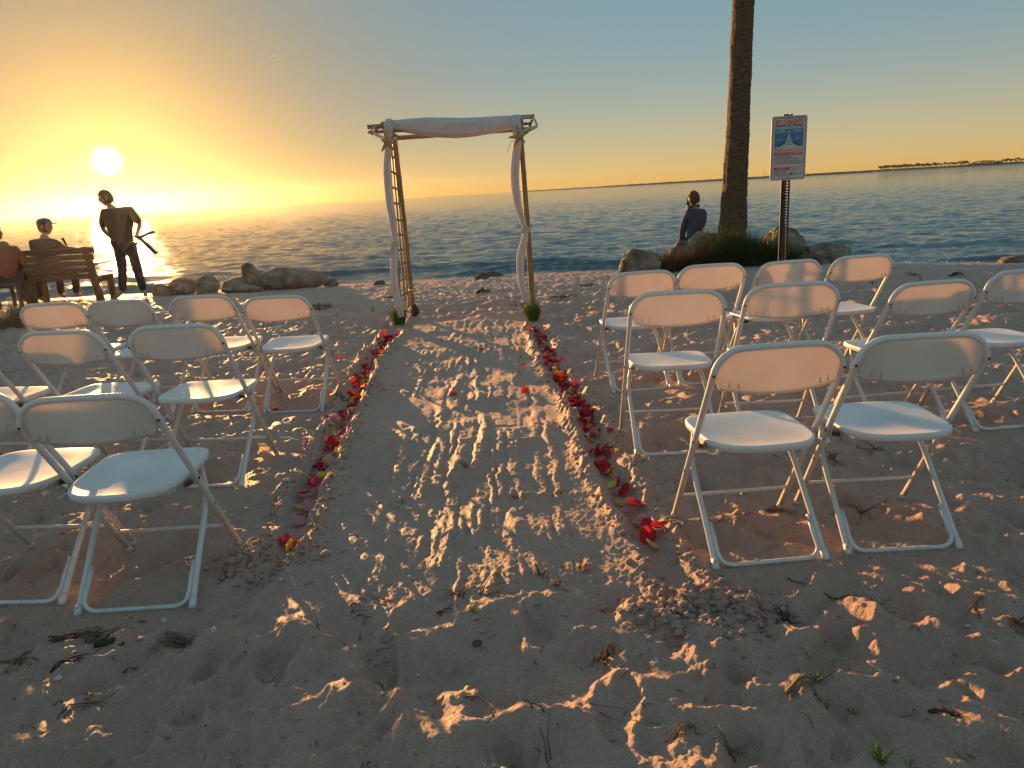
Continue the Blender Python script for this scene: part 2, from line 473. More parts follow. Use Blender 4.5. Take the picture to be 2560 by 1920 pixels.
DX = 0.008
X0, X1, Y0, Y1 = -10.0, 10.0, 0.4, 16.0
NX, NY = int((X1 - X0) / DX), int((Y1 - Y0) / DX)
def spectral(ny, nx, dx, lmin, lmax, beta=1.0, ax=1.0, ay=1.0, seed=0):
    """unit-variance noise with wavelengths between lmin and lmax metres"""
    g = np.random.default_rng(seed)
    F = np.fft.rfft2(g.standard_normal((ny, nx), dtype=np.float32))
    fy = np.fft.fftfreq(ny, dx)[:, None] * ay; fx = np.fft.rfftfreq(nx, dx)[None, :] * ax
    f = np.sqrt(fx * fx + fy * fy) + 1e-9
    w = f ** (-beta) * np.exp(-(f * lmin) ** 2 * 0.5) * (1 - np.exp(-(f * lmax) ** 2))
    h = np.fft.irfft2(F * w.astype(np.float32), s=(ny, nx)).astype(np.float32)
    return h / h.std()
xs = (X0 + (np.arange(NX) + 0.5) * DX).astype(np.float32)
ys = (Y0 + (np.arange(NY) + 0.5) * DX).astype(np.float32)
XX, YY = np.meshgrid(xs, ys)
def sstep(a, b_, v):
    t = np.clip((v - a) / (b_ - a), 0, 1)
    return t * t * (3 - 2 * t)

swell = spectral(NY, NX, DX, 0.35, 2.2, 1.2, seed=1) * 0.012
mid_ = spectral(NY, NX, DX, 0.20, 0.9, 1.5, seed=2)
ridge = spectral(NY, NX, DX, 0.13, 0.60, 1.6, seed=3)
ridge2 = spectral(NY, NX, DX, 0.09, 0.45, 1.5, ax=0.6, seed=4)
small_mid = spectral(NY, NX, DX, 0.05, 0.20, 1.3, seed=15)
small = spectral(NY, NX, DX, 0.022, 0.09, 1.0, seed=5)
# walked-over sand: sharp crests between hollows
walked = 0.010 * mid_ + 0.026 * (0.8 - np.abs(ridge)) + 0.010 * (0.8 - np.abs(ridge2))
# footprints
prints = np.zeros((NY, NX), np.float32)
def footprint(px, py, ang, L, W, dep, soft):
    r = L * 0.95
    i0, i1 = int((px - r - X0) / DX), int((px + r - X0) / DX); j0, j1 = int((py - r - Y0) / DX), int((py + r - Y0) / DX)
    if i0 < 0 or j0 < 0 or i1 >= NX or j1 >= NY: return
    x = XX[j0:j1, i0:i1] - px; y = YY[j0:j1, i0:i1] - py
    c, s = math.cos(ang), math.sin(ang)
    a = (x * c + y * s) / (L / 2); b_ = (-x * s + y * c)
    wloc = W / 2 * (1.0 + 0.18 * np.sin(a * 1.9) - 0.10 * np.cos(a * 3.0))
    d = np.sqrt(a * a + (b_ / wloc) ** 2)
    bowl = -dep * (1 - sstep(1 - soft, 1.05, d)) * (1.0 + 0.30 * a)
    rim = dep * 0.48 * np.exp(-((d - 1.18) / 0.20) ** 2) * (0.7 + 0.5 * np.sin(3 * np.arctan2(b_, a) + px * 9))
    w = 1 - sstep(0.8, 1.25, d)
    t = prints[j0:j1, i0:i1]
    prints[j0:j1, i0:i1] = t * (1 - 0.75 * w) + bowl + rim
FR = np.random.default_rng(21)
for k in range(1250):
    px = FR.uniform(-9, 9); py = FR.uniform(0.6, 13.2)
    xl, xr = trench_x(TL, py), trench_x(TR, py)
    if 2.05 < py < 8 and xl - 0.16 < px < xr + 0.16: continue
    footprint(px, py, FR.uniform(0, 2 * math.pi) if k % 3 else math.pi / 2 + FR.normal(0, .35), FR.uniform(.24, .31), FR.uniform(.095, .13), FR.uniform(.012, .032), FR.uniform(.5, .9))
for px, py, an in [(-.45, 1.62, 1.2), (-.1, 1.78, 1.9), (.22, 1.6, 1.4), (.55, 1.72, 1.0), (.82, 1.55, 2.0), (-.75, 1.9, 1.6), (.05, 2.02, 1.5), (.95, 1.95, .8), (-.02, 1.48, 1.7), (.4, 1.95, 1.9), (1.2, 1.8, 2.2)]:
    footprint(px, py, an, .29, .12, .027, .8)
outside = swell + walked * 0.85 + prints + 0.0010 * small + 0.0030 * small_mid
# the raked aisle with its tracks
tread = spectral(NY, NX, DX, 0.020, 0.12, 1.0, ax=1.0, ay=11.0, seed=6)
tread2 = spectral(NY, NX, DX, 0.045, 0.24, 1.2, ax=1.0, ay=6.0, seed=16)
blot = spectral(NY, NX, DX, 0.22, 1.0, 1.3, seed=7)
blot2 = spectral(NY, NX, DX, 0.10, 0.5, 1.2, seed=8)
wob = spectral(NY, NX, DX, 0.10, 0.5, 1.2, seed=9)
teeth = np.sin((YY + 0.012 * wob) * 2 * math.pi / 0.062) * np.sign(np.sin((XX + .02 * wob) * 2 * math.pi / 0.15))
xl, xr = trench_x(TL, ys)[:, None], trench_x(TR, ys)[:, None]
mid_x = 1 - np.clip(np.abs((XX - (xl + xr) / 2) / ((xr - xl) / 2)), 0, 1)
lane = sstep(0.16, 0.42, mid_x)
lane_y = np.interp(ys, [2.1, 3.5, 5, 7, 8], [1.0, 1.0, 1.0, 0.9, 0.8])[:, None]
# strokes: long flat-topped ribs and grooves left by boots and rake, running up the aisle
rib = np.zeros((NY, NX), np.float32)
AR = np.random.default_rng(44)
def stroke(x0, y0, L, w, h, drift, rag):
    r = w * 2 + abs(drift) + .02
    i0, i1 = int((x0 - r - X0) / DX), int((x0 + r - X0) / DX); j0, j1 = int((y0 - .05 - Y0) / DX), int((y0 + L + .05 - Y0) / DX)
    y = YY[j0:j1, i0:i1] - y0; t = y / L
    x = XX[j0:j1, i0:i1] - x0 - drift * (t - .5) - rag * wob[j0:j1, i0:i1]
    prof = np.exp(-(x / w) ** 4) - .55 * np.exp(-((np.abs(x) - 1.55 * w) / (.5 * w)) ** 2)
    ends_ = sstep(-.02, .03, y + .02 * blot2[j0:j1, i0:i1]) * (1 - sstep(L - .03, L + .02, y + .02 * blot2[j0:j1, i0:i1]))
    rib[j0:j1, i0:i1] += h * prof * ends_
for k in range(170):
    y0 = AR.uniform(2.0, 7.6); cx_ = .5 * (trench_x(TL, y0) + trench_x(TR, y0)); hw = .5 * (trench_x(TR, y0) - trench_x(TL, y0))
    x0 = cx_ + AR.normal(.02, .42) * hw
    if abs(x0 - cx_) > hw * .86: continue
    stroke(x0, y0, AR.uniform(.12, .75), AR.uniform(.011, .030), AR.choice([1, 1, 1, -1]) * AR.uniform(.0045, .0095), AR.normal(0, .02), .006)
# boot and tyre lugs: short bars across, in rows
for k in range(44):
    y0 = AR.uniform(2.3, 8.3) if k < 22 else AR.uniform(5.0, 8.4)
    cx_ = .5 * (trench_x(TL, y0) + trench_x(TR, y0)); hw = .5 * (trench_x(TR, y0) - trench_x(TL, y0))
    x0 = cx_ + AR.uniform(-.75, .75) * hw; n_ = AR.integers(4, 14); per_ = AR.uniform(.032, .055); wd_ = AR.uniform(.035, .075); sk = AR.normal(0, .25)
    for q_ in range(n_):
        yc = y0 + q_ * per_; r = wd_ + .02
        i0, i1 = int((x0 - r - X0) / DX), int((x0 + r - X0) / DX); j0, j1 = int((yc - .05 - Y0) / DX), int((yc + .05 - Y0) / DX)
        x = XX[j0:j1, i0:i1] - x0; y = YY[j0:j1, i0:i1] - yc - sk * x - .004 * wob[j0:j1, i0:i1]
        rib[j0:j1, i0:i1] += AR.uniform(.003, .006) * np.exp(-(x / wd_) ** 6) * (np.exp(-(y / (per_ * .26)) ** 2) - .35)
aisle = (np.clip(rib, -.012, .014) + 0.0016 * np.clip(tread, -1.5, 1.5)) * lane * lane_y * (.55 + .45 * sstep(-1.0, .6, blot))
aisle = aisle + 0.0034 * blot + 0.0005 * small + 0.0008 * small_mid + swell * 0.35 - 0.006
for _ in range(9):      # cross drags left by the rake
    yy = FR.uniform(2.3, 7.8); ph = FR.uniform(0, 6)
    d = YY - yy - 0.03 * np.sin(XX * 3 + ph)
    aisle += (0.004 * np.exp(-(d / 0.018) ** 2) - 0.0035 * np.exp(-((d + .035) / 0.02) ** 2)) * sstep(-.4, .4, blot2)
in_y = sstep(1.98, 2.35, YY + 0.05 * blot) * (1 - sstep(7.6, 8.6, YY))
inside = sstep(-0.02, 0.10, XX - xl) * (1 - sstep(-0.10, 0.02, XX - xr)) * in_y
Hm = outside * (1 - inside) + aisle * inside
# petal trenches with crumbly banks
lump = spectral(NY, NX, DX, 0.02, 0.10, 1.0, seed=10)
for T in (TL, TR):
    tx = trench_x(T, ys)[:, None]
    slope = np.gradient(tx[:, 0], ys)[:, None]
    d = (XX - tx) / np.sqrt(1 + slope ** 2) + 0.008 * blot2
    ends = sstep(T[0, 1] - 0.07, T[0, 1] + 0.04, YY) * (1 - sstep(T[-1, 1] + 0.02, T[-1, 1] + 0.15, YY))
    ditch = -0.036 * np.exp(-(d / 0.052) ** 4)
    bank = (0.038 + 0.014 * lump) * (np.exp(-((d - 0.10) / 0.036) ** 2) + np.exp(-((d + 0.10) / 0.036) ** 2)) * (0.75 + 0.35 * blot)
    keep = 1 - np.exp(-(d / 0.12) ** 4) * ends * 0.85
    Hm = Hm * keep + (ditch + np.maximum(bank, 0)) * ends
# heap at the near end of the right trench
hx, hy = TR[0, 0] + 0.02, TR[0, 1] - 0.10
Hm += (0.030 + 0.012 * lump) * np.exp(-(((XX - hx) / 0.16) ** 2 + ((YY - hy) / 0.10) ** 2))
Hm += (0.022 + 0.010 * lump) * np.exp(-(((XX - TL[0, 0] + .10) / 0.14) ** 2 + ((YY - TL[0, 1] + .02) / 0.08) ** 2))
# flatter, finer sand towards the water
far = sstep(8.3, 10.5, YY)
fine_far = 0.0065 * (0.8 - np.abs(ridge2)) + 0.003 * mid_ + 0.0025 * small_mid + 0.4 * swell
Hm = Hm * (1 - far) + (fine_far + 0.30 * prints) * far
sh = shore_y(xs)[None, :]
Hm *= 1 - 0.72 * sstep(-1.3, -0.1, YY - sh)
# chairs press their feet in
CHAIRS = {  # x, y, z, turn, tilt of each chair: rear feet midpoint
 'A': (.876, 2.321, -.003, 3.67, -.46), 'B': (1.368, 2.367, -.008, -.39, -.05), 'C': (.786, 3.342, .034, -1.36, -2.2),
 'D': (1.33, 3.382, .036, -.7, -2.0), 'E': (2.029, 3.478, -.002, 7.49, .57), 'F': (2.491, 3.455, .030, 3.82, -1.2),
 'G': (.869, 4.705, -.022, 6.35, .06), 'H': (1.319, 4.722, -.003, 3.13, .18), 'I': (1.759, 4.561, .009, 10.72, -.34),
 'J': (2.249, 4.644, .009, 10.11, -.31), 'K': (-1.352, 2.284, -.028, 1.04, 2.63), 'L': (-1.835, 2.353, -.015, -3.61, .86),
 'M': (-1.52, 3.303, .016, -2.84, -.77), 'N': (-2.093, 3.403, .004, -7.48, .1), 'O': (-2.706, 3.458, 0, -9.0, 0),
 'P': (-1.478, 4.741, -.049, -2.89, 2.24), 'Q': (-1.964, 4.748, -.022, -6.35, 1.32), 'R': (-2.43, 4.62, -.01, -7.0, 0.4), 'S': (-2.917, 4.733, -.016, -2.74, .6)}
def chair_matrix(k):
    x, y, z, tz, tx = CHAIRS[k]
    return Matrix.Translation((x, y, z)) @ Matrix.Rotation(math.radians(tz), 4, 'Z') @ Matrix.Rotation(math.radians(tx), 4, 'X')
for k in CHAIRS:
    M = chair_matrix(k)
    spots = [(M @ Vector((s * .2193, .447, 0)), .075, .006) for s in (-1, 1)]
    spots += [(M @ Vector((x, 0, 0)), .075, .004) for x in (-.2, -.1, 0, .1, .2)]
    for p, rad, up in spots:
        r = .30
        i0, i1 = int((p.x - r - X0) / DX), int((p.x + r - X0) / DX); j0, j1 = int((p.y - r - Y0) / DX), int((p.y + r - Y0) / DX)
        d2 = (XX[j0:j1, i0:i1] - p.x) ** 2 + (YY[j0:j1, i0:i1] - p.y) ** 2
        w = np.exp(-d2 / (2 * rad * rad))
        Hm[j0:j1, i0:i1] = Hm[j0:j1, i0:i1] * (1 - w) + (p.z + up) * w
Hm *= sstep(0.0, 0.5, YY - Y0) * sstep(0, .8, Y1 - YY) * sstep(0, .8, XX - X0) * sstep(0, .8, X1 - XX)
# finer raster for the sand nearest the camera
FDX = 0.004
fine_ny, fine_nx = int(3.2 / FDX), int(5.0 / FDX)
fine_h = spectral(fine_ny, fine_nx, FDX, 0.008, 0.045, 0.9, seed=12) * 0.0015

def bilin(Z, x, y, x0, y0, dx):
    fx = (x - x0) / dx - 0.5; fy = (y - y0) / dx - 0.5
    i = np.floor(fx).astype(int); j = np.floor(fy).astype(int)
    ok = (i >= 0) & (j >= 0) & (i < Z.shape[1] - 1) & (j < Z.shape[0] - 1)
    i = np.clip(i, 0, Z.shape[1] - 2); j = np.clip(j, 0, Z.shape[0] - 2)
    a = np.clip(fx - i, 0, 1); b_ = np.clip(fy - j, 0, 1)
    v = (Z[j, i] * (1 - a) + Z[j, i + 1] * a) * (1 - b_) + (Z[j + 1, i] * (1 - a) + Z[j + 1, i + 1] * a) * b_
    return np.where(ok, v, 0.0)
def sand_z(x, y):
    x = np.asarray(x, float); y = np.asarray(y, float)
    z = bilin(Hm, x, y, X0, Y0, DX) + bilin(fine_h, x, y, -2.5, 0.9, FDX) * np.clip((4.1 - y) / .4, 0, 1) * np.clip((y - .9) / .2, 0, 1) * np.clip((2.5 - np.abs(x)) / .3, 0, 1)
    out = np.clip(np.maximum(np.abs(x) - 9, np.maximum(.5 - y, 0)) / 2, 0, 1)
    z = z + out * 0.02 * (np.sin(x * 2.1 + y) * np.sin(y * 1.7 - x * .6) + 0.5 * np.sin(x * 5.3) * np.sin(y * 4.7 + x))
    return z + beach_base(x, y)
def sz(x, y): return float(sand_z(np.array([x]), np.array([y]))[0])

def sheet(name, P, nr, nc, material):
    """a grid mesh from an array of points, nr rows by nc columns"""
    me = bpy.data.meshes.new(name)
    idx = np.arange(nr * nc).reshape(nr, nc)
    q = np.stack([idx[:-1, :-1], idx[:-1, 1:], idx[1:, 1:], idx[1:, :-1]], -1).reshape(-1, 4)
    me.vertices.add(nr * nc); me.vertices.foreach_set('co', P.astype(np.float32).ravel())
    me.loops.add(q.size); me.loops.foreach_set('vertex_index', q.astype(np.int32).ravel())
    me.polygons.add(len(q)); me.polygons.foreach_set('loop_start', np.arange(0, q.size, 4, dtype=np.int32))
    me.polygons.foreach_set('use_smooth', np.ones(len(q), bool))
    me.materials.append(material)
    me.update(calc_edges=True); me.validate()
    o = bpy.data.objects.new(name, me); COL.objects.link(o)
    return o
rows = [1.15]
while rows[-1] < 13.6: rows.append(rows[-1] + max(0.0045, 0.0040 * rows[-1]))
back = [-40, -20, -10, -5, -2.5, -1.2, -.4, .1, .4, .6, .75, .85, .95, 1.02, 1.09]
front = [13.9, 14.3, 15, 16, 18, 22, 30, 45]
rows = np.array(back + rows + front)
tc = np.linspace(-1, 1, 860)
ext = np.array([1.02, 1.05, 1.1, 1.18, 1.3, 1.5, 1.9, 2.6, 4, 7])
tc = np.concatenate([-ext[::-1], tc, ext])
yy_ = np.clip(rows, 1.15, 14)
W = yy_ * 0.68 + 0.47
Xg = tc[None, :] * W[:, None] + np.sign(tc) * np.clip(np.abs(tc) - 1, 0, None)[None, :] * np.clip(12 - W, 0, None)[:, None]
Yg = np.repeat(rows[:, None], len(tc), 1)
Zg = sand_z(Xg, Yg)
sand = sheet('sand', np.stack([Xg, Yg, Zg], -1).reshape(-1, 3), len(rows), len(tc), M_sand)
tag(sand, 'walked over pale beach sand with footprints and a raked aisle', kind='structure')

# ================================================================== the sea
wr_ = [9.0]
while wr_[-1] < 520: wr_.append(wr_[-1] + max(0.05, 0.0058 * wr_[-1]))
wr_ = np.array(wr_)
wt = np.linspace(-1, 1, 560)
wt = np.concatenate([[-8, -4, -2.4, -1.7, -1.35, -1.15], wt, [1.15, 1.35, 1.7, 2.4, 4, 8]])
Wx = wr_ * 0.72 + 3.0
WX = wt[None, :] * Wx[:, None]; WY = np.repeat(wr_[:, None], len(wt), 1)
cell = np.maximum(np.gradient(wr_)[:, None], 0.5 * (Wx * 2 / 560)[:, None])
WZ = np.zeros_like(WX)
g = np.random.default_rng(5)
NW = 96
lam = np.exp(g.uniform(np.log(0.17), np.log(1.6), NW))
th = np.radians(80 + g.normal(0, 36, NW))
ph = g.uniform(0, 6.28, NW)
slope_rms = 0.135
for a_, t_, p_ in zip(lam, th, ph):
    kx, ky = 2 * math.pi / a_ * math.cos(t_), 2 * math.pi / a_ * math.sin(t_)
    amp = slope_rms * math.sqrt(2 / NW) * a_ / (2 * math.pi)
    if a_ > 1.1: amp *= 0.6
    w = np.clip((a_ / cell - 2.2) / 2.0, 0, 1)
    s_ = np.sin(kx * WX + ky * WY + p_)
    f_ = kx * WX + ky * WY + p_
    WZ += amp * w * (s_ + .34 * np.sin(2 * f_) + .13 * np.sin(3 * f_))
depth_f = np.clip((WY - shore_y(WX) - 0.1) / 1.4, 0.45, 1)
# a last small breaker close to the sand
sb = WY - shore_y(WX)
WZ = WZ * depth_f
for off, hgt, wd, fr, p0 in [(0.45, .05, .08, .8, 1.0), (0.95, .075, .10, .55, 0.4), (1.9, .06, .16, .38, 2.0), (3.2, .05, .2, .3, 4.1)]:
    d = sb - off - 0.18 * np.sin(WX * .7 + p0) - .05 * np.sin(WX * 2.3 + p0)
    m_ = np.clip(np.sin(WX * fr + p0) * 1.4 + .35, 0, 1)
    WZ += hgt * m_ * np.where(d < 0, np.exp(-(d / (wd * .55)) ** 2), np.exp(-(d / (wd * 1.6)) ** 2))
WZ += WATER_Z
water = sheet('sea', np.stack([WX, WY, WZ], -1).reshape(-1, 3), len(wr_), len(wt), M_water)
tag(water, 'rippled open sea reaching to the horizon', kind='structure')

# thin foam where the water runs out
fo = MB()
for (xa, xb, seed) in [(-3.4, -1.9, 1), (-1.25, .9, 2), (1.1, 2.35, 3), (4.6, 7.2, 4), (-5.2, -3.6, 5)]:
    n_ = int((xb - xa) / .035)
    gg = np.random.default_rng(seed)
    wv = np.convolve(gg.normal(0, 1, n_ + 8), np.ones(9) / 9, 'valid')[:n_]
    for i in range(n_):
        x = xa + i * .035
        y = float(shore_y(x)) - .02 + .10 * wv[i] + .05 * math.sin(x * 3)
        if gg.random() < .12: continue
        fo.ball((x, y, max(WATER_Z, sz(x, y)) + .003), (gg.uniform(.02, .05), gg.uniform(.015, .04), gg.uniform(.005, .014)), 6, 4)
tag(fo.build('sea_foam', M_foam), 'thin white foam along the edge of the water', kind='stuff')
# ================================================================== folding chairs
CH_ = {}
def chair_parts():
    P = {}
    # bent tube: front feet, uprights, hoop over the back
    def side(s):
        return [(s * .2193, .447, .004), (s * .219, .26, .302), (s * .2187, .075, .592), (s * .2185, .052, .628), (s * .218, .030, .664), (s * .218, .008, .702)]
    arc = [(.118 + .1 * math.cos(a), .006 - .012 * math.sin(a), .695 + .094 * math.sin(a)) for a in [math.radians(d) for d in range(8, 91, 9)]]
    right = side(1) + arc
    left = [(-x, y, z) for x, y, z in right]
    path = left + [(-.06, -.007, .790), (0, -.008, .791), (.06, -.007, .790)] + right[::-1]
    m = MB(); m.tube(path, .0112, 10); P['frame'] = (m.mesh('frame', M_tube), None)
    # back panel: thin curved shell inside the hoop
    nu, nv = 33, 13
    def ztop(x):
        ax = abs(x)
        return .786 if ax < .118 else .690 + .094 * math.sqrt(max(0, 1 - ((ax - .118) / .1) ** 2)) + .001
    def sheet_pts(off):
        out = []
        for j in range(nv):
            v = j / (nv - 1)
            for i in range(nu):
                u = -1 + 2 * i / (nu - 1)
                x = .2085 * u
                zt = ztop(x) - .004
                zb = .636 + .020 * abs(u) ** 2.2 + .030 * max(0, (abs(u) - .93) / .07) ** 2
                z = zb + (zt - zb) * v
                y = .008 - .012 * v + .02 * (1 - v) * .5 - (.008 + .026 * (1 - v)) * (1 - u * u) + off * (1 + 1.0 * (v < .04))
                out.append((x, y, z))
        return out
    m = MB()
    A = sheet_pts(.0028); B = sheet_pts(-.0028)
    m.v = A + B
    nA = nu * nv
    for j in range(nv - 1):
        for i in range(nu - 1):
            a = j * nu + i
            m.f.append((a, a + 1, a + nu + 1, a + nu)); m.mi.append(0)
            m.f.append((nA + a, nA + a + nu, nA + a + nu + 1, nA + a + 1)); m.mi.append(0)
    for i in range(nu - 1):
        for a, fl_ in ((i, 1), ((nv - 1) * nu + i, 0)):
            q = (a, nA + a, nA + a + 1, a + 1)
            m.f.append(q if fl_ else q[::-1]); m.mi.append(0)
    for j in range(nv - 1):
        for a, fl_ in ((j * nu, 0), (j * nu + nu - 1, 1)):
            q = (a, nA + a, nA + a + nu, a + nu)
            m.f.append(q if fl_ else q[::-1]); m.mi.append(0)
    for u in (-.80, -.66, .66, .80):          # moulded gussets on the rear face
        x = .2085 * u
        zb = .648 + .020 * abs(u) ** 2.2
        y0 = .010 - (.030) * (1 - u * u) * .9
        m.add([(x - .0018, y0, zb), (x + .0018, y0, zb), (x + .0018, y0 - .006, zb), (x - .0018, y0 - .006, zb), (x - .0008, y0 - .001, zb + .020), (x + .0008, y0 - .001, zb + .020)],
              [(0, 1, 5, 4), (1, 2, 5), (3, 0, 4), (2, 3, 4, 5), (0, 3, 2, 1)])
    # rolled lip along the lower edge
    lip = [(x, y, z) for x, y, z in sheet_pts(0)[:nu]][1:-1]
    m.tube(lip, .0046, 6)
    P['backrest'] = (m.mesh('backrest', M_back), None)
    # seat
    def outline(t):
        # superellipse, wider in front
        a = 2 * math.pi * t
        cx, sy = math.cos(a), math.sin(a)
        e = .50
        x = math.copysign(abs(cx) ** e, cx); y = math.copysign(abs(sy) ** e, sy)
        w = .198 + .006 * y
        back_bulge = -.016 * (1 - x * x) if y < 0 else .004 * (1 - x * x)
        return (w * x * (1 - (.10 * (y < -.5) * (-y - .5))), .243 + .218 * y + back_bulge)
    n = 56
    rings = [(.0, 0), (.35, 0), (.6, 0), (.78, 0), (.88, 0), (.95, 0), (.985, 0), (1.0, -.004), (1.006, -.012), (1.0, -.024), (.985, -.0265), (.955, -.0255), (.945, -.008), (.6, -.007), (.2, -.007)]
    m = MB(); pts = []
    for rho, dz in rings:
        for k in range(n):
            ox, oy = outline(k / n)
            x = ox * rho; y = .243 + (oy - .243) * rho
            dish = .0125 * min(1, rho) ** 3 - .0115
            backlift = .006 * max(0, (.16 - y) / .16) * rho
            z = .4375 + dish + backlift - .010 * max(0, (y - .36) / .1) ** 2 + .016 * (.25 - y) * .3 + dz
            pts.append((x, y, z))
    m.grid(pts, n, len(rings), close=True)
    m.f.append(tuple((len(rings) - 1) * n + k for k in range(n - 1, -1, -1))); m.mi.append(0)
    for s in (-1, 1):     # moulded ears under the rear sides where the hinge sits
        m.add([(s * .196, .055, .425), (s * .196, .215, .425), (s * .196, .195, .400), (s * .196, .09, .402), (s * .182, .055, .425), (s * .182, .215, .425), (s * .182, .195, .400), (s * .182, .09, .402)],
              [(0, 1, 2, 3), (7, 6, 5, 4), (0, 3, 7, 4), (1, 5, 6, 2), (3, 2, 6, 7)])
    P['seat'] = (m.mesh('seat', M_seat), None)
    # rear legs: from under the seat front down to the sand behind
    for s in (-1, 1):
        m = MB()
        pts = bezier([(s * .155, .385, .418), (s * .172, .345, .375), (s * .1945, .285, .290), (s * .1965, .14, .142), (s * .1978, .012, .010)], 22)
        m.tube(pts, .0105, 9)
        P['leg' if s < 0 else 'leg.r'] = (m.mesh('leg', M_tube), None)
    # floor bar between rear legs, running up inside them
    m = MB()
    r_ = .048; half = .1805
    pth = [(-half - .002, .122, .124), (-half, .075, .080), (-half - .001, .045, .050)]
    for d in range(0, 91, 15):
        a = math.radians(180 + d)
        pth.append((-half + r_ + r_ * math.cos(a), .012 + .022 * (1 + math.sin(a)), .010 + .034 * (1 + math.sin(a))))
    pth += [(-x, y, z) for x, y, z in pth[::-1]]
    m.tube(pth, .0082, 8)
    P['floor_bar'] = (m.mesh('floor_bar', M_tube), None)
    m = MB(); m.tube([(-.212, .364, .1315), (.212, .364, .1315)], .0075, 8); P['crossbar'] = (m.mesh('crossbar', M_tube), None)
    # feet
    caps = []
    for s in (-1, 1):
        m = MB(); m.tube([(s * .1976, .030, .030), (s * .1978, .012, .012), (s * .198, .002, .002)], [.0125, .0135, .0125], 9); caps.append(m.mesh('foot_cap', M_tube))
        m = MB(); m.tube([(s * .2193, .432, .028), (s * .2193, .446, .006)], [.0125, .0125], 9); caps.append(m.mesh('foot_cap', M_tube))
    P['foot_cap'] = caps
    sc = []
    def screw(p, d, r=.0052):
        m = MB(); p = Vector(p); d = Vector(d).normalized()
        m.tube([p, p + d * .0025, p + d * .0038], [r, r, r * .55], 8)
        return m.mesh('screw', M_dark)
    for s in (-1, 1):
        sc.append(screw((s * .220, -.0035, .702), (s * .25, -1, -.2)))
        sc.append(screw((s * .2275, .184, .415), (s, 0, 0), .0062))
        sc.append(screw((s * .2275, .277, .272), (s, 0, 0), .0058))
    P['screw'] = sc
    br = []
    for s in (-1, 1):
        m = MB(); m.box((s * .205, .15, .409), (.003, .060, .016), Matrix.Rotation(math.radians(-14), 3, 'X')); br.append(m.mesh('bracket', M_dark, False))
    P['bracket'] = br
    return P
CP = chair_parts()
CHAIR_LABEL = {
 'A': ('white folding chair at the aisle end of the nearest right row', 'R'),
 'B': ('nearest right row white folding chair second from the aisle, sunlit at its seat edge', 'R'),
 'C': ('white folding chair at the aisle end of the middle right row', 'R'),
 'D': ('white folding chair second from the aisle in the middle right row', 'R'),
 'E': ('white folding chair third from the aisle in the middle right row', 'R'),
 'F': ('outermost white folding chair of the middle right row, cut by the photo edge', 'R'),
 'G': ('white folding chair at the aisle end of the far right row', 'R'),
 'H': ('white folding chair of the far right row in front of the palm trunk', 'R'),
 'I': ('white folding chair of the far right row in front of the rip current sign', 'R'),
 'J': ('white folding chair at the outer end of the far right row', 'R'),
 'K': ('white folding chair at the aisle end of the nearest left row', 'L'),
 'L': ('white folding chair of the nearest left row, half cut by the photo edge', 'L'),
 'M': ('white folding chair at the aisle end of the middle left row', 'L'),
 'N': ('white folding chair second from the aisle in the middle left row', 'L'),
 'O': ('white folding chair of the middle left row, cut by the photo edge', 'L'),
 'P': ('white folding chair at the aisle end of the far left row', 'L'),
 'Q': ('white folding chair second from the aisle in the far left row', 'L'),
 'R': ('white folding chair of the far left row in front of the standing man', 'L'),
 'S': ('white folding chair at the outer end of the far left row, near the bench', 'L')}
first_chair = None
for k in CHAIRS:
    if first_chair is None:
        root = empty('folding_chair')
        first_chair = root
        for nm, val in CP.items():
            name = nm.split('.')[0]
            for me in (val if isinstance(val, list) else [val[0]]):
                o = bpy.data.objects.new(name, me); COL.objects.link(o); o.parent = root
    else:
        root = first_chair.copy(); COL.objects.link(root)
        for ch in first_chair.children:
            o = ch.copy(); COL.objects.link(o); o.parent = root
    root.matrix_world = chair_matrix(k)
    lab, sd = CHAIR_LABEL[k]
    tag(root, lab, 'chair', 'white folding chairs right of the aisle' if sd == 'R' else 'white folding chairs left of the aisle')
# ================================================================== wedding arch
AF, AB = 7.72, 8.25                    # front and rear plane of the arch
arch = empty('wedding_arch', (-0.42, 8.0, sz(-0.42, 8.0)))
tag(arch, 'bamboo wedding arch with ladder sides standing at the end of the aisle', 'arch')
def W2A(p): return Vector(p) - arch.location
def pole(name, a, b, r, nodes=True, mat_=None, seg=10, bend=0.0):
    a, b = Vector(a), Vector(b)
    L = (b - a).length
    n = max(8, int(L / .035))
    rad = []; pts = []
    k0 = R.uniform(.16, .24); ph_ = R.uniform(0, .2)
    for i in range(n + 1):
        t = i / n
        s_ = t * L + ph_
        dd = abs((s_ % k0) - k0 / 2) / (k0 / 2)
        pop = .16 * math.exp(-((1 - dd) * k0 / 2 / .012) ** 2) if nodes else 0
        rad.append(r * (1 + pop) * (1.04 - .10 * t))
        q = a.lerp(b, t); q.y += bend * math.sin(t * math.pi); q.x += bend * .6 * math.sin(t * math.pi * 1.3)
        pts.append(W2A(q))
    m = MB(); m.tube(pts, rad, seg)
    return m.build(name, mat_ or M_bamboo, arch)
def gz(x, y): return sz(x, y) - .05
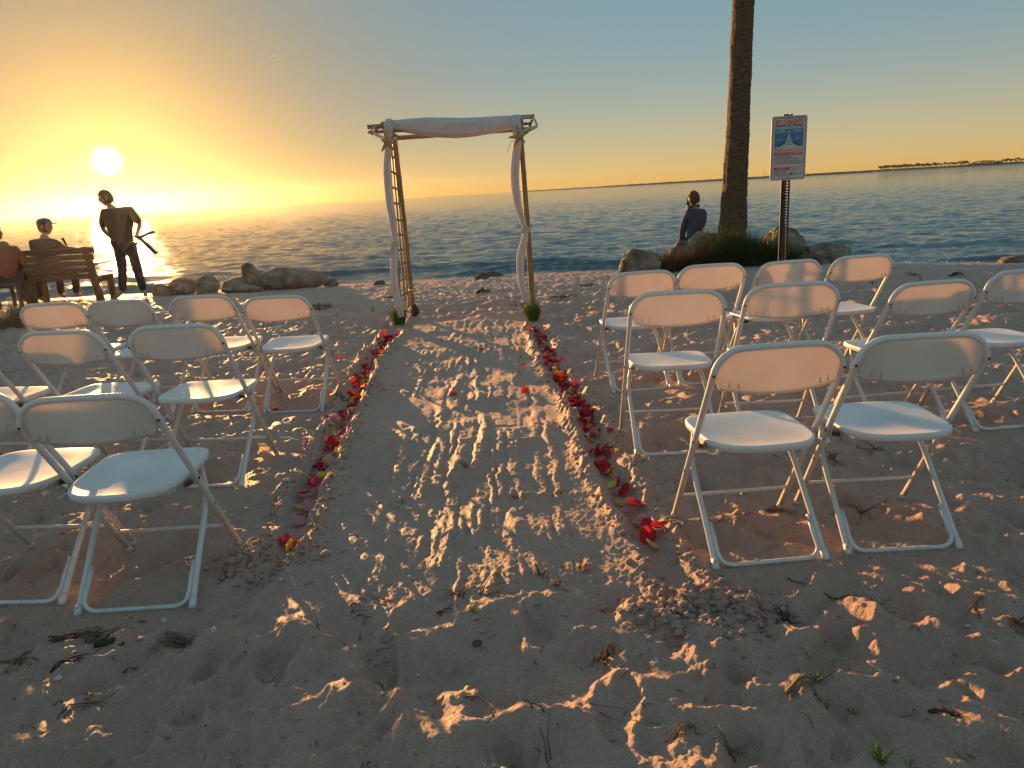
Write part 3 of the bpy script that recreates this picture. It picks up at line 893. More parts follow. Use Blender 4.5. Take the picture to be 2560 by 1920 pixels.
# left side: front post behind the drape, two thin rails, thick rear post, rungs
lf, lr = Vector((-1.135, AF, 0)), Vector((-1.066, AB, 0))
lft, lrt = Vector((-1.105, AF, 1.98)), Vector((-1.096, AB, 1.93))
def side_pt(t, z, right=False):
    if right: a, b, at_, bt = rf, rr2, rft, rrt
    else: a, b, at_, bt = lf, lr, lft, lrt
    k = z / 1.95
    return a.lerp(at_, k).lerp(b.lerp(bt, k), t)
rf, rr2 = Vector((.262, AF, 0)), Vector((.291, AB, 0))
rft, rrt = Vector((.215, AF, 1.97)), Vector((.246, AB, 1.92))
for right in (False, True):
    p0 = side_pt(0, 0, right); p1 = side_pt(1, 0, right)
    pole('post', (p0.x, p0.y, gz(p0.x, p0.y)), side_pt(0, 2.0, right), .019)
    pole('post', (p1.x, p1.y, gz(p1.x, p1.y)), side_pt(1, 1.97, right), .025, bend=.006)
    for t in (.42, .70):
        q = side_pt(t, 0.10, right)
        pole('rail', q, side_pt(t, 1.88, right), .0095, seg=8)
    for i in range(12):
        z = .14 + i * .157
        pole('rung', side_pt(-.03, z, right), side_pt(1.05, z + R.uniform(-.012, .012), right), .0115, seg=8)
# beams
pole('beam', at(919, 318, AF), at(1336, 291, AF), .022)
pole('beam', at(921, 331, AF - .03), at(1326, 309, AF - .02), .015)
pole('beam', at(962, 347, AB), at(1330, 322, AB), .023)
for x in (-1.10, .235):
    pole('tie_beam', (x, AF - .14, 1.965), (x + .01, AB + .16, 1.945), .018)
pole('brace', at(958, 306, AF - .01), at(930, 336, AF + .10), .013)
pole('brace', at(1330, 300, AF - .01), at(1318, 332, AF + .10), .013)
for z in (.10, .30):     # yellow tape round the foot of the rear left post
    q = side_pt(1, z)
    m = MB(); m.tube([W2A(q + Vector((0, 0, -.013))), W2A(q + Vector((0, 0, .013)))], .0285, 12)
    m.build('tape_band', M_tape, arch)
q = side_pt(1, 0.02)
m = MB(); m.ball(W2A(q + Vector((.02, -.01, .05))), (.045, .04, .07), 9, 7, fn=lambda d: 1 + .18 * math.sin(d.x * 9 + d.z * 7))
m.build('foot_binding', M_bark, arch)
# lashings where the beams cross
for (u, v) in [(972, 330), (1284, 312), (988, 345), (1300, 327)]:
    p = at(u, v, AF if v < 335 else AB)
    m = MB(); m.ball(W2A(p), (.030, .035, .032), 9, 6, fn=lambda d: 1 + .12 * math.sin(d.z * 22))
    m.build('lashing', M_rope, arch)

# ------------------------------------------------------------------ cloths
def folds(base, k, depth, ph_, k2=0, d2=0):
    return lambda a: base * (1 + depth * math.sin(k * a + ph_) + d2 * math.sin(k2 * a + 1.7 * ph_))
def drape(name, path, widths, seg=40, k=8, depth=.20, squash=(1, .8), n=70, parent=None, mat_=None, tw=.004, origin=None):
    P = bezier(path, n)
    org = origin or P[0]
    wi = np.interp(np.linspace(0, 1, n), np.linspace(0, 1, len(widths)), widths)
    rads = [folds(float(wi[i]), k, depth * (1.0 if wi[i] > .03 else .6), .35 * math.sin(i * .07), k + 4, depth * .45) for i in range(n)]
    m = MB(); m.tube([p - org for p in P], rads, seg, squash=squash, twist=tw)
    o = m.build(name, mat_ or M_cloth, parent)
    if parent is None: o.location = org
    return o
DY = AF - .05
# the swag along the top, gathered at both ends
org = at(1120, 320, DY)
NSW, SG = 90, 44
pts = []
for i in range(NSW):
    t = i / (NSW - 1)
    u = 962 + (1306 - 962) * t
    top = np.interp(t, [0, .08, .16, .28, .45, .58, .72, .84, .93, 1], [300, 299, 296, 293, 293, 295, 292, 288, 287, 289])
    bot = np.interp(t, [0, .08, .16, .28, .40, .50, .62, .75, .86, .95, 1], [324, 326, 332, 339, 343, 344, 341, 334, 326, 320, 318])
    pt, pb = at(u, float(top), DY), at(u, float(bot), DY)
    cz, hz = (pt.z + pb.z) / 2, (pt.z - pb.z) / 2
    thick = .055 + .035 * math.sin(math.pi * t)
    for k in range(SG):
        a = 2 * math.pi * k / SG
        amp = .055 * math.sin(math.pi * min(1, t * 1.0)) + .03
        f = 1 + amp * math.sin(5 * a + 3.0 * t + .8 * math.sin(7 * t)) + .5 * amp * math.sin(11 * a - 5 * t) + .35 * amp * math.sin(17 * a + 9 * t)
        zz = math.sin(a); yy2 = math.cos(a)
        pts.append(Vector((pt.x + .006 * math.sin(6 * a + 20 * t), DY + .05 + yy2 * thick * f, cz + zz * hz * (1 + .5 * (f - 1)))) - org)
m = MB(); m.grid([pts[i] for i in range(len(pts))], SG, NSW, close=True)
m.f.append(tuple(range(SG - 1, -1, -1))); m.mi.append(0); m.f.append(tuple((NSW - 1) * SG + k for k in range(SG))); m.mi.append(0)
sw = m.build('cloth_swag', M_cloth); sw.location = org
tag(sw, 'white chiffon swag sagging along the top of the bamboo arch', 'fabric', None)
# wraps over the corners (parts of the swag) and loops out to the beam ends
def wrap(name, pix, wid, dy=-.075, **kw):
    P = [at(u, v, DY + dy + d) - org for u, v, d in pix]
    n = 34
    Q = bezier(P, n); wi = np.interp(np.linspace(0, 1, n), np.linspace(0, 1, len(wid)), wid)
    rads = [folds(float(wi[i]), 6, .14, .1 * i, 11, .07) for i in range(n)]
    m = MB(); m.tube(Q, rads, 26, squash=(1, .55)); return m.build(name, M_cloth, sw)
wrap('corner_wrap', [(974, 304, .12), (972, 303, .02), (972, 318, -.02), (970, 336, -.01), (968, 354, .03)], [.030, .042, .040, .034, .026])
wrap('corner_wrap', [(1292, 292, .12), (1289, 294, .02), (1290, 312, -.02), (1293, 330, -.01), (1296, 348, .03)], [.032, .046, .046, .040, .028])
wrap('loop', [(1300, 296, .05), (1316, 293, .04), (1330, 292, .06), (1338, 302, .08), (1342, 313, .08), (1336, 319, .06), (1318, 324, .04), (1300, 334, .02)], [.020, .016, .012, .012, .015, .028, .036, .022])
wrap('loop', [(972, 352, .02), (956, 344, .05), (944, 338, .07), (933, 331, .08), (930, 322, .09), (940, 316, .09)], [.02, .024, .024, .014, .012, .010])
# hanging drapes
dl = drape('hanging_drape', [at(u, v, DY - .02) for u, v in [(968, 350), (970, 380), (968, 420), (970, 460), (975, 510), (983, 560), (987, 606), (986, 640), (985, 690), (992, 740), (1004, 792)]],
           [.036, .038, .038, .041, .040, .036, .026, .037, .042, .041, .038], seg=44, squash=(1.25, .8))
tag(dl, 'white drape hanging down the left leg of the arch, tied with rope midway', 'fabric')
dr = drape('hanging_drape', [at(u, v, DY - .02) for u, v in [(1297, 342), (1291, 380), (1288, 420), (1288, 460), (1294, 510), (1304, 545), (1313, 573), (1311, 600), (1302, 640), (1301, 680), (1308, 725), (1325, 768)]],
           [.036, .042, .044, .042, .038, .033, .025, .036, .041, .038, .034, .024], seg=44, squash=(1.25, .8))
tag(dr, 'white drape bowing out from the right leg of the arch, tied with rope midway', 'fabric')
def rope_tie(par, u, v, wid, tails):
    c_ = at(u, v, DY - .02) - par.location
    m = MB()
    for dz in (-.016, 0, .016):
        ring = [c_ + Vector((math.cos(a) * wid, math.sin(a) * wid * .8, dz + .006 * math.sin(a))) for a in [2 * math.pi * i / 24 for i in range(25)]]
        m.tube(ring, [.0085 * (1 + .16 * math.sin(i * 2.4)) for i in range(25)], 7)
    m.ball(c_ + Vector((-wid * .9, -wid * .7, 0)), (.024, .022, .024), 10, 7, fn=lambda d: 1 + .15 * math.sin(d.z * 14 + d.x * 9))
    for tx, tz, ln in tails:
        P = bezier([c_ + Vector((-wid * .9, -wid * .8, 0)), c_ + Vector((-wid * .9 + tx * .6, -wid * .9, -ln * .45)), c_ + Vector((-wid * .9 + tx, -wid * .85, -ln))], 22)
        m.tube(P, [.0085 * (1 + .2 * math.sin(i * 2.2)) for i in range(22)], 7)
    m.build('rope_tie', M_rope, par)
rope_tie(dl, 987, 610, .036, [(-.02, 0, .13), (.0, 0, .10), (.02, 0, .075)])
rope_tie(dr, 1314, 575, .036, [(-.05, 0, .14), (-.03, 0, .10)])
m = MB(); m.tube(bezier([at(1288, 355, DY - .06) - dr.location, at(1280, 352, DY - .07) - dr.location, at(1273, 364, DY - .07) - dr.location, at(1268, 379, DY - .07) - dr.location], 12), .003, 5)
m.build('loose_thread', M_rope, dr)
# starfish
def starfish(c_, r, rot, label, legs):
    m = MB()
    m.ball((0, 0, 0), (r * .30, .022, r * .30), 12, 7)
    for i, (a, L) in enumerate(legs):
        a = math.radians(a)
        d = Vector((math.cos(a), 0, math.sin(a)))
        pts_ = [d * (r * L * t) + Vector((0, -.012 - .010 * math.sin(t * 3), .02 * r * math.sin(3 * t + i))) for t in np.linspace(0, 1, 9)]
        m.tube(pts_, [r * w for w in (.32, .29, .25, .22, .19, .165, .14, .11, .05)], 8, squash=(1, .75))
    o = m.build('starfish', M_star); o.location = c_
    tag(o, label, 'starfish', 'starfish tied to the arch corners')
starfish(at(968, 357, DY - .12), .105, 0, 'dried starfish tied at the left corner of the arch', [(95, 1.05), (150, .6), (232, .95), (-48, 1.15), (20, .55)])
starfish(at(1297, 343, DY - .12), .105, 0, 'dried starfish tied at the right corner of the arch', [(96, 1.15), (178, .98), (238, 1.0), (-42, .75), (28, 1.3)])

# potted-grass tufts at the feet
def tuft(name, n, h, spread, seed, mat_, width=.004, droop=.5, base=.04, segs=4, lean=(0, 0)):
    g_ = random.Random(seed); m = MB()
    for i in range(n):
        a = g_.uniform(0, 2 * math.pi); r0 = base * math.sqrt(g_.random())
        b0 = Vector((math.cos(a) * r0, math.sin(a) * r0, -.01))
        a2 = a + g_.gauss(0, .5); out = g_.uniform(.1, 1) * spread; hh = h * g_.uniform(.55, 1.05)
        w = width * g_.uniform(.6, 1.2)
        sd = Vector((-math.sin(a2), math.cos(a2), 0)); vs = []
        for s_ in range(segs + 1):
            t = s_ / segs
            p = b0 + Vector((math.cos(a2) * out * t ** 1.5 + lean[0] * t, math.sin(a2) * out * t ** 1.5 + lean[1] * t, hh * (t - droop * (out / max(spread, .01)) * t * t * .6)))
            vs += [p - sd * w * (1 - t * .93), p + sd * w * (1 - t * .93)]
        m.add(vs, [(2 * k, 2 * k + 1, 2 * k + 3, 2 * k + 2) for k in range(segs)])
    return m.build(name, mat_)
p = on_ground(1000, 812)
o = tuft('ornamental_grass', 560, .25, .13, 3, M_plant, .0042, .3, .055); o.location = (p.x, p.y, sz(p.x, p.y))
tag(o, 'small green grass tuft at the foot of the left arch leg', 'plant', 'grass tufts at the feet of the arch')
p = on_ground(1331, 800)
o = tuft('ornamental_grass', 560, .25, .13, 4, M_plant, .0042, .3, .055); o.location = (p.x, p.y, sz(p.x, p.y))
tag(o, 'small green grass tuft at the foot of the right arch leg', 'plant', 'grass tufts at the feet of the arch')
# pale scallop-like shells beside the right tuft
for i, (u, v, r_, ry) in enumerate([(1354, 794, .030, .5), (1366, 789, .042, -.4), (1380, 793, .045, .2)]):
    p = on_ground(u, v); m = MB(); pts_ = []
    for j in range(7):
        t = j / 6
        for k in range(15):
            a = math.radians(-75 + 150 * k / 14)
            rr_ = r_ * t * (1 + .05 * math.cos(k * math.pi))
            pts_.append((rr_ * math.sin(a), -.35 * r_ * t * (1 - t * .5), rr_ * math.cos(a) * 1.05))
    m.grid(pts_, 15, 7)
    back_ = [(x, y + .004 + .3 * r_ * (z / (r_ + 1e-6)) * .2, z) for x, y, z in pts_]
    b0 = len(m.v); m.grid(back_, 15, 7)
    o = m.build('seashell', M_shell); o.location = (p.x, p.y, sz(p.x, p.y)); o.rotation_euler = (-.5, ry, ry)
    tag(o, ['smallest white shell leaning on the right grass tuft', 'middle white shell beside the right grass tuft', 'white shell lying farthest right of the right grass tuft'][i], 'shell', 'white shells beside the right arch leg')
# ================================================================== rocks, palm, sign, far shore
from mathutils import noise as mnoise
def rock(name, c_, r, seed, label, mat_=None, cuts=7, group=None, sub=4, rot=0.0):
    g_ = random.Random(seed)
    bm = bmesh.new(); bmesh.ops.create_icosphere(bm, subdivisions=sub, radius=1.0)
    planes = []
    for i in range(cuts):
        d = Vector((g_.gauss(0, 1), g_.gauss(0, 1), g_.gauss(0, .8))).normalized()
        planes.append((d, g_.uniform(.60, .90)))
    off = Vector((seed * 3.1, seed * 1.7, seed * .9))
    for v in bm.verts:
        p = v.co.copy()
        for d, h in planes:
            e = p.dot(d) - h
            if e > 0: p -= d * e * .97
        q = p * 1.4 + off
        p *= 1 + .14 * mnoise.noise(q) + .10 * mnoise.noise(q * 2.7) + .065 * mnoise.noise(q * 6.1) + .03 * mnoise.noise(q * 13)
        v.co = Vector((p.x * r[0], p.y * r[1], p.z * r[2]))
    me = bpy.data.meshes.new(name); bm.to_mesh(me); bm.free()
    me.materials.append(mat_ or M_rock)
    me.polygons.foreach_set('use_smooth', [True] * len(me.polygons))
    o = bpy.data.objects.new(name, me); COL.objects.link(o)
    o.location = c_; o.rotation_euler = (0, 0, rot)
    tag(o, label, 'rock', group)
    return autosmooth(o, 28)
def rock_px(u0, v0, u1, v1, y, seed, label, mat_=None, cuts=7, group=None, deep=.8, sink=.25, sub=4):
    """a boulder that fills a box of pixels when it lies y metres ahead"""
    a, b = at((u0 + u1) / 2, v0, y), at((u0 + u1) / 2, v1, y)
    w = (at(u1, (v0 + v1) / 2, y) - at(u0, (v0 + v1) / 2, y)).length / 2 * 1.06
    zt, zb = a.z, min(b.z, sz(b.x, y))
    zb -= sink * (zt - zb)
    return rock('boulder', (b.x, y, (zt + zb) / 2), (w, w * deep, (zt - zb) / 2 * 1.12), seed, label, mat_, cuts, group, sub)
GR = 'limestone boulders round the palm'
rock_px(1552, 626, 1648, 692, 11.2, 3, 'angular tan boulder standing alone left of the palm clump', cuts=9, group=GR)
rock_px(1563, 638, 1585, 660, 12.2, 5, 'small dark stone behind the lone tan boulder', M_rock_dark, group=GR)
rock_px(1722, 574, 1840, 655, 12.3, 8, 'broad pale boulder between the man in blue and the palm', cuts=6, group=GR, deep=.6)
rock_px(1668, 606, 1738, 662, 11.9, 11, 'rounded boulder lowest at the left of the grass under the palm', cuts=5, group=GR)
rock_px(1900, 569, 2010, 660, 12.5, 14, 'tall rounded boulder behind the sign post', cuts=5, group=GR)
rock_px(1994, 612, 2128, 668, 12.1, 17, 'long low boulder right of the sign post', cuts=4, group=GR, deep=.6)
rock_px(2046, 650, 2078, 674, 11.5, 19, 'small stone in front of the long low boulder', group=GR)
rock_px(2503, 640, 2600, 664, 10.4, 23, 'low orange lit mound of stone at the right edge of the shore', cuts=3, group=None)
GL = 'boulders along the left shore'
rock_px(655, 665, 822, 722, 12.1, 31, 'largest long boulder of the left shore row', cuts=6, group=GL, deep=.55)
rock_px(600, 664, 660, 722, 12.2, 35, 'square topped boulder left of the largest shore boulder', cuts=11, group=GL)
rock_px(560, 696, 626, 724, 12.1, 37, 'sloping low boulder beside the square topped one', cuts=6, group=GL)
rock_px(812, 697, 847, 719, 12.15, 41, 'small round stone at the right end of the left boulder row', cuts=3, group=GL)
rock_px(486, 692, 557, 727, 12.2, 43, 'flat topped boulder third from the left in the shore row', cuts=9, group=GL)
rock_px(426, 698, 492, 730, 12.2, 47, 'low boulder nearest the standing man', cuts=7, group=GL)
rock_px(380, 708, 432, 735, 12.1, 48, 'smallest boulder touching the standing man\'s feet', cuts=7, group=GL)
rock_px(560, 712, 660, 730, 11.9, 49, 'half buried flat stone in front of the square topped boulder', cuts=5, group=GL)
GC = 'stones at the waterline behind the arch'
rock_px(1190, 685, 1225, 706, 12.0, 51, 'brown stone at the waterline right of the arch centre', M_rock_dark, cuts=6, group=GC)
rock_px(1188, 681, 1262, 694, 12.7, 52, 'long flat dark stone behind the brown waterline stone', M_rock_dark, cuts=4, group=GC, deep=.35)
rock_px(936, 701, 966, 713, 11.9, 53, 'flat dark stone seen left of the left drape', M_rock_dark, cuts=4, group=GC)
rock_px(1290, 686, 1320, 700, 12.2, 54, 'low dark stone seen behind the right drape', M_rock_dark, cuts=4, group=GC)

# ---- the palm
PB = at(1828, 655, 12.6); PB.z = sz(PB.x, 12.6) - .1
palm = empty('palm_tree', PB)
tag(palm, 'tall palm trunk rising out of the grass clump by the water', 'palm tree')
m = MB(); pts = []; ns, nr_ = 56, 340
HT = 8.6
for j in range(nr_):
    t = j / (nr_ - 1); z = HT * t
    cx = np.interp(z, [0, .5, 2.2, 4.1, 8.6], [0, .0, .06, .10, .28]); 
    r0 = np.interp(z, [0, .25, .6, 1.2, 2.2, 4.1, 8.6], [.30, .255, .235, .205, .18, .163, .15])
    ring = (z % .085) / .085
    for k in range(ns):
        a = 2 * math.pi * k / ns
        q = Vector((math.cos(a) * 2.2, math.sin(a) * 2.2, z * 3.2))
        f = 1 + .055 * (ring - .4) * (1 + 1.3 * mnoise.noise(q * 1.6)) + .07 * mnoise.noise(q * 1.1) + .045 * mnoise.noise(q * 3.3) + .025 * mnoise.noise(Vector((math.cos(a) * 9, math.sin(a) * 9, z * 1.5)))
        pts.append((cx + math.cos(a) * r0 * f, math.sin(a) * r0 * f, z))
m.grid(pts, ns, nr_, close=True)
m.build('trunk', M_palm, palm)
for i in range(26):
    a = i * 2.39996; el = R.uniform(-.3, 1.1); L = R.uniform(1.5, 2.1)
    m = MB(); top = Vector((.28, 0, HT))
    dirh = Vector((math.cos(a), math.sin(a), 0)); sdv = Vector((-math.sin(a), math.cos(a), 0))
    def fp(t): return top + dirh * (L * t) + Vector((0, 0, L * (math.tan(el) * .5 * t - .75 * t * t)))
    m.tube([fp(t) for t in np.linspace(0, 1, 8)], [.02 * (1 - .85 * t) for t in np.linspace(0, 1, 8)], 5)
    for q in range(18):
        t = .25 + .75 * q / 17; p = fp(t)
        for s_ in (-1, 1):
            ln = .5 * math.sin(math.pi * min(1, t * .8 + .15))
            e = p + sdv * s_ * ln * .8 + dirh * ln * .5 + Vector((0, 0, -ln * .45))
            m.add([p - dirh * .018, p + dirh * .018, e], [(0, 1, 2)])
    m.build('frond', M_frond, palm)

def grass_at(u, v, y, n, h, spread, seed, mat_, label, base, droop=.8, width=.006, group=None, name='grass_clump', lean=(0, 0)):
    p = at(u, v, y); z = sz(p.x, y)
    o = tuft(name, n, h, spread, seed, mat_, width, droop, base, 5, lean); o.location = (p.x, y, z)
    return tag(o, label, 'grass', group)
M_scrub = simple('russet_grass', (0.085, 0.048, 0.022), (0.20, 0.125, 0.055), 0.85, 26, translucent=0.3)
GG = 'wild grass at the foot of the palm'
grass_at(1722, 672, 11.75, 1700, .50, .48, 5, M_scrub, 'brown dry grass clump at the left under the palm', .36, 1.0, .0065, GG)
grass_at(1768, 668, 11.85, 1600, .50, .46, 6, M_scrub, 'dry straw coloured grass clump in front of the broad boulder', .32, .9, .0065, GG)
grass_at(1815, 668, 12.0, 2000, .78, .42, 7, M_greengrass, 'tall green grass clump hugging the foot of the palm', .34, .7, .0060, GG)
grass_at(1868, 668, 12.0, 2000, .64, .48, 8, M_greengrass, 'dark green grass clump between palm and sign post', .36, .8, .0060, GG)
grass_at(1920, 668, 12.0, 1500, .54, .5, 9, M_greengrass, 'low dark grass clump behind the sign post', .34, .9, .0045, GG)
grass_at(1668, 684, 11.5, 700, .42, .32, 10, M_weed, 'dark seaweed heap at the left foot of the palm clump', .24, 1.1, .006, GG, 'seaweed_heap')
GDN = 'dry grass by the bench'
grass_at(20, 790, 9.2, 420, .42, .40, 11, M_drygrass, 'feathery dry grass clump at the left edge near the bench', .28, .8, .0035, GDN)
grass_at(75, 775, 9.8, 380, .40, .42, 12, M_drygrass, 'dry grass clump in front of the bench leg', .26, .8, .0035, GDN)
grass_at(165, 752, 10.8, 220, .22, .30, 13, M_drygrass, 'low dry grass clump right of the bench leg', .26, .8, .0035, GDN)
grass_at(795, 760, 9.3, 320, .12, .14, 14, M_weed, 'dark tuft of dried weed behind the far left chairs', .17, 1.2, .004, None, 'weed_tuft')

# ---- rip current sign
SY = 6.85
base = on_ground(1947, 800); SX = at(1966, 460, SY).x - .005
sign = empty('warning_sign', (SX, SY, sz(SX, SY)))
tag(sign, 'white rip current warning sign on a perforated steel post', 'sign')
zt, zb_ = at(1975, 290, SY).z - sign.location.z, at(1966, 450, SY).z - sign.location.z
SW, SHh = .312, zt - zb_
m = MB()
def rrect(w, h, r, n=6):
    out = []
    for cx, cy, a0 in ((w / 2 - r, h / 2 - r, 0), (-w / 2 + r, h / 2 - r, 90), (-w / 2 + r, -h / 2 + r, 180), (w / 2 - r, -h / 2 + r, 270)):
        for i in range(n + 1):
            a = math.radians(a0 + 90 * i / n); out.append((cx + r * math.cos(a), cy + r * math.sin(a)))
    return out
M_white = simple('sign_white', (0.46, 0.45, 0.47), (0.50, 0.49, 0.50), 0.45, 12)
M_red = simple('sign_red', (0.55, 0.03, 0.03), None, 0.5)
M_orange = simple('sign_orange_red', (0.62, 0.06, 0.015), None, 0.5)
M_navy = simple('sign_navy', (0.012, 0.014, 0.035), None, 0.5)
M_ink = simple('sign_black', (0.015, 0.015, 0.017), None, 0.5)
M_pblue = simple('sign_water_blue', (0.03, 0.13, 0.30), (0.05, 0.22, 0.38), 0.5, 14, stretch=(.3, 1, 2))
M_pgreen = simple('sign_pale_green', (0.16, 0.34, 0.33), (0.22, 0.40, 0.36), 0.5, 12)
M_psand = simple('sign_sand', (0.42, 0.38, 0.24), (0.50, 0.46, 0.30), 0.5, 12)
M_pwater = simple('sign_surf', (0.36, 0.46, 0.46), (0.45, 0.52, 0.50), 0.5, 12)
M_steel = simple('galvanised_steel', (0.035, 0.033, 0.032), (0.06, 0.055, 0.052), 0.55, 30, metal=.5)
ol = rrect(SW, SHh, .022); nO = len(ol)
cz = (zt + zb_) / 2
m.add([(x, -.034, z) for x, z in ol] + [(x, -.031, z) for x, z in ol], [tuple(range(nO)), tuple(range(2 * nO - 1, nO - 1, -1))] + [(i, nO + i, nO + (i + 1) % nO, (i + 1) % nO) for i in range(nO)])
panel = m.build('sign_panel', M_white, sign, False); panel.location = (0, 0, cz)
panel.rotation_euler = (0, 0, math.radians(-2))
LAYER = [-.0345]
def flat(name, pts, mat_, par, layer=1):
    m = MB(); y = -.034 - .0006 * layer
    m.add([(x, y, z) for x, z in pts], [tuple(range(len(pts)))])
    o = m.build(name, mat_, par, False); return o
def rect(name, x0, x1, z0, z1, mat_, par, layer=1): return flat(name, [(x0, z0), (x1, z0), (x1, z1), (x0, z1)], mat_, par, layer)
def framebox(name, w, h, r, t, mat_, par, layer, cx=0, cz_=0):
    a = rrect(w, h, max(r, .0005), 5); b = rrect(w - 2 * t, h - 2 * t, max(r - t, .0003), 5); n = len(a); y = -.034 - .0006 * layer
    m = MB(); m.add([(x + cx, y, z + cz_) for x, z in a] + [(x + cx, y, z + cz_) for x, z in b], [(i, (i + 1) % n, n + (i + 1) % n, n + i) for i in range(n)])
    return m.build(name, mat_, par, False)
def text(name, s_, x, z, size, mat_, par, align='LEFT', width=None, bold=0.0, layer=2):
    cu = bpy.data.curves.new(name, 'FONT'); cu.body = s_; cu.size = size; cu.align_x = align; cu.align_y = 'CENTER'; cu.offset = bold; cu.resolution_u = 2
    to = bpy.data.objects.new(name, cu); COL.objects.link(to)
    bpy.context.view_layer.update()
    me = bpy.data.meshes.new_from_object(to.evaluated_get(bpy.context.evaluated_depsgraph_get()))
    bpy.data.objects.remove(to)
    co = np.empty(len(me.vertices) * 3); me.vertices.foreach_get('co', co); co = co.reshape(-1, 3)
    k = 1.0
    if width: k = width / max(1e-6, co[:, 0].max() - co[:, 0].min())
    out = np.stack([x + co[:, 0] * k, np.full(len(co), -.034 - .0006 * layer), z + co[:, 1]], -1)
    me.vertices.foreach_set('co', out.ravel()); me.materials.clear(); me.materials.append(mat_); me.update()
    o = bpy.data.objects.new(name, me); COL.objects.link(o); o.parent = par
    return o
hh = SHh / 2
framebox('outer_border', SW - .020, SHh - .020, .016, .0045, M_navy, panel, 1)
framebox('picture_border', SW * .815, SHh * .500, .002, .0028, M_navy, panel, 1, 0, hh - SHh * .285)
def Z(f): return hh - SHh * f                # height by share of the panel from the top
text('title', 'RIP CURRENTS', 0, Z(.095), .050, M_orange, panel, 'CENTER', SW * .76, .0016)
text('subtitle', 'Break the Grip of the Rip!', 0, Z(.148), .030, M_ink, panel, 'CENTER', SW * .73, .0009)
pw = SW * .40
rect('picture', -pw + .003, pw - .003, Z(.528), Z(.178), M_pblue, panel, 1)
pic = bpy.data.objects['picture']
def blob(name, cx, cz_, rx, rz_, mat_, layer, n=22, wob_=0.0):
    return flat(name, [(cx + rx * math.cos(2 * math.pi * i / n) * (1 + wob_ * math.sin(i * 2.1)), cz_ + rz_ * math.sin(2 * math.pi * i / n) * (1 + wob_ * math.cos(i * 1.7))) for i in range(n)], mat_, pic, layer)
flat('sky_band', [(-pw + .003, Z(.205)), (pw - .003, Z(.205)), (pw - .003, Z(.178)), (-pw + .003, Z(.178))], M_pgreen, pic, 2)
for s_ in (-1, 1): blob('surf_arc', s_ * pw * .58, Z(.235), pw * .36, SHh * .020, M_pgreen, 2, wob_=.06)
# beach with the funnel of the rip
fun = []
for i in range(15):
    t = i / 14; x = pw * (.92 - .80 * t ** .55); fun.append((x * (1 if t < 1 else 1), Z(.475 - .16 * t ** 1.8)))
neck = [(pw * .12, Z(.315)), (pw * .075, Z(.285)), (pw * .10, Z(.255)), (pw * .20, Z(.228))]
right_ = [(pw - .003, Z(.528)), (pw - .003, Z(.480))] + fun + neck
flat('beach', right_ + [(-x, z) for x, z in right_[::-1]], M_pwater, pic, 3)
flat('dry_sand', [(-pw + .003, Z(.528)), (pw - .003, Z(.528)), (pw - .003, Z(.500))] + [(pw * c_, Z(.500 - .012 * math.cos(c_ * 1.5))) for c_ in (.6, .2, -.2, -.6)] + [(-pw + .003, Z(.500))], M_psand, pic, 4)
for s_ in (-1, 1):
    line = [(pw * .82, .458), (pw * .55, .448), (pw * .35, .425), (pw * .20, .392), (pw * .13, .350), (pw * .10, .315)]
    P1 = [(s_ * x, Z(f)) for x, f in line]
    th_ = [.0042, .0055, .0055, .005, .004, .0028]
    flat('current_line', [(x, z + t) for (x, z), t in zip(P1, th_)] + [(x - s_ * t * .5, z - t * .6) for (x, z), t in list(zip(P1, th_))[::-1]], M_ink, pic, 5)
    flat('current_line', [(s_ * pw * .10, Z(.305)), (s_ * pw * .085, Z(.280)), (s_ * pw * .12, Z(.250)), (s_ * pw * .20, Z(.226)), (s_ * pw * .17, Z(.224)), (s_ * pw * .095, Z(.248)), (s_ * pw * .060, Z(.280)), (s_ * pw * .075, Z(.305))], M_ink, pic, 5)
    blob('wave_streak', s_ * pw * .62, Z(.365 if s_ < 0 else .350), pw * .22, .0028, M_white, 3)
for f in (.395, .268):
    flat('arrow', [(-.006, Z(f)), (.006, Z(f)), (0, Z(f - .022))], M_ink, pic, 5)
    rect('arrow_shaft', -.0022, .0022, Z(f + .022), Z(f), M_ink, pic, 5)
text('picture_text', 'Rip Current', 0, Z(.443), .011, M_ink, pic, 'CENTER', None, .0002, 5)
text('picture_text', 'Head', 0, Z(.232), .010, M_ink, pic, 'CENTER', None, .0002, 5)
rect('red_band', -SW * .405, SW * .405, Z(.603), Z(.558), M_red, panel, 1)
text('band_text', 'IF CAUGHT IN A RIP CURRENT', 0, Z(.581), .022, M_white, panel, 'CENTER', SW * .74, .0004, 3)
framebox('advice_border', SW * .81, SHh * .145, .001, .0016, M_navy, panel, 1, 0, Z(.676))
for i, s_ in enumerate(["\u2022 Don't fight the current", '\u2022 Swim out of the current, then to shore', "\u2022 If you can't escape, float or tread water", '\u2022 If you need help, call or wave for assistance']):
    text('advice_line', s_, -SW * .385, Z(.626 + .0335 * i), .0150, M_ink, panel, 'LEFT', [.17, .245, .26, .288][i] * SW / .37, .0004)
rect('red_band', -SW * .405, SW * .055, Z(.835), Z(.793), M_red, panel, 1)
text('band_text', 'SAFETY', -SW * .175, Z(.814), .022, M_white, panel, 'CENTER', SW * .26, .0004, 3)
framebox('advice_border', SW * .46, SHh * .105, .001, .0016, M_navy, panel, 1, -SW * .175, Z(.888))
for i, s_ in enumerate(['\u2022 Know how to swim', '\u2022 Never swim alone', "\u2022 If in doubt, don't go out"]):
    text('advice_line', s_, -SW * .385, Z(.853 + .0325 * i), .0150, M_ink, panel, 'LEFT', [.112, .105, .135][i] * SW / .31, .0004)
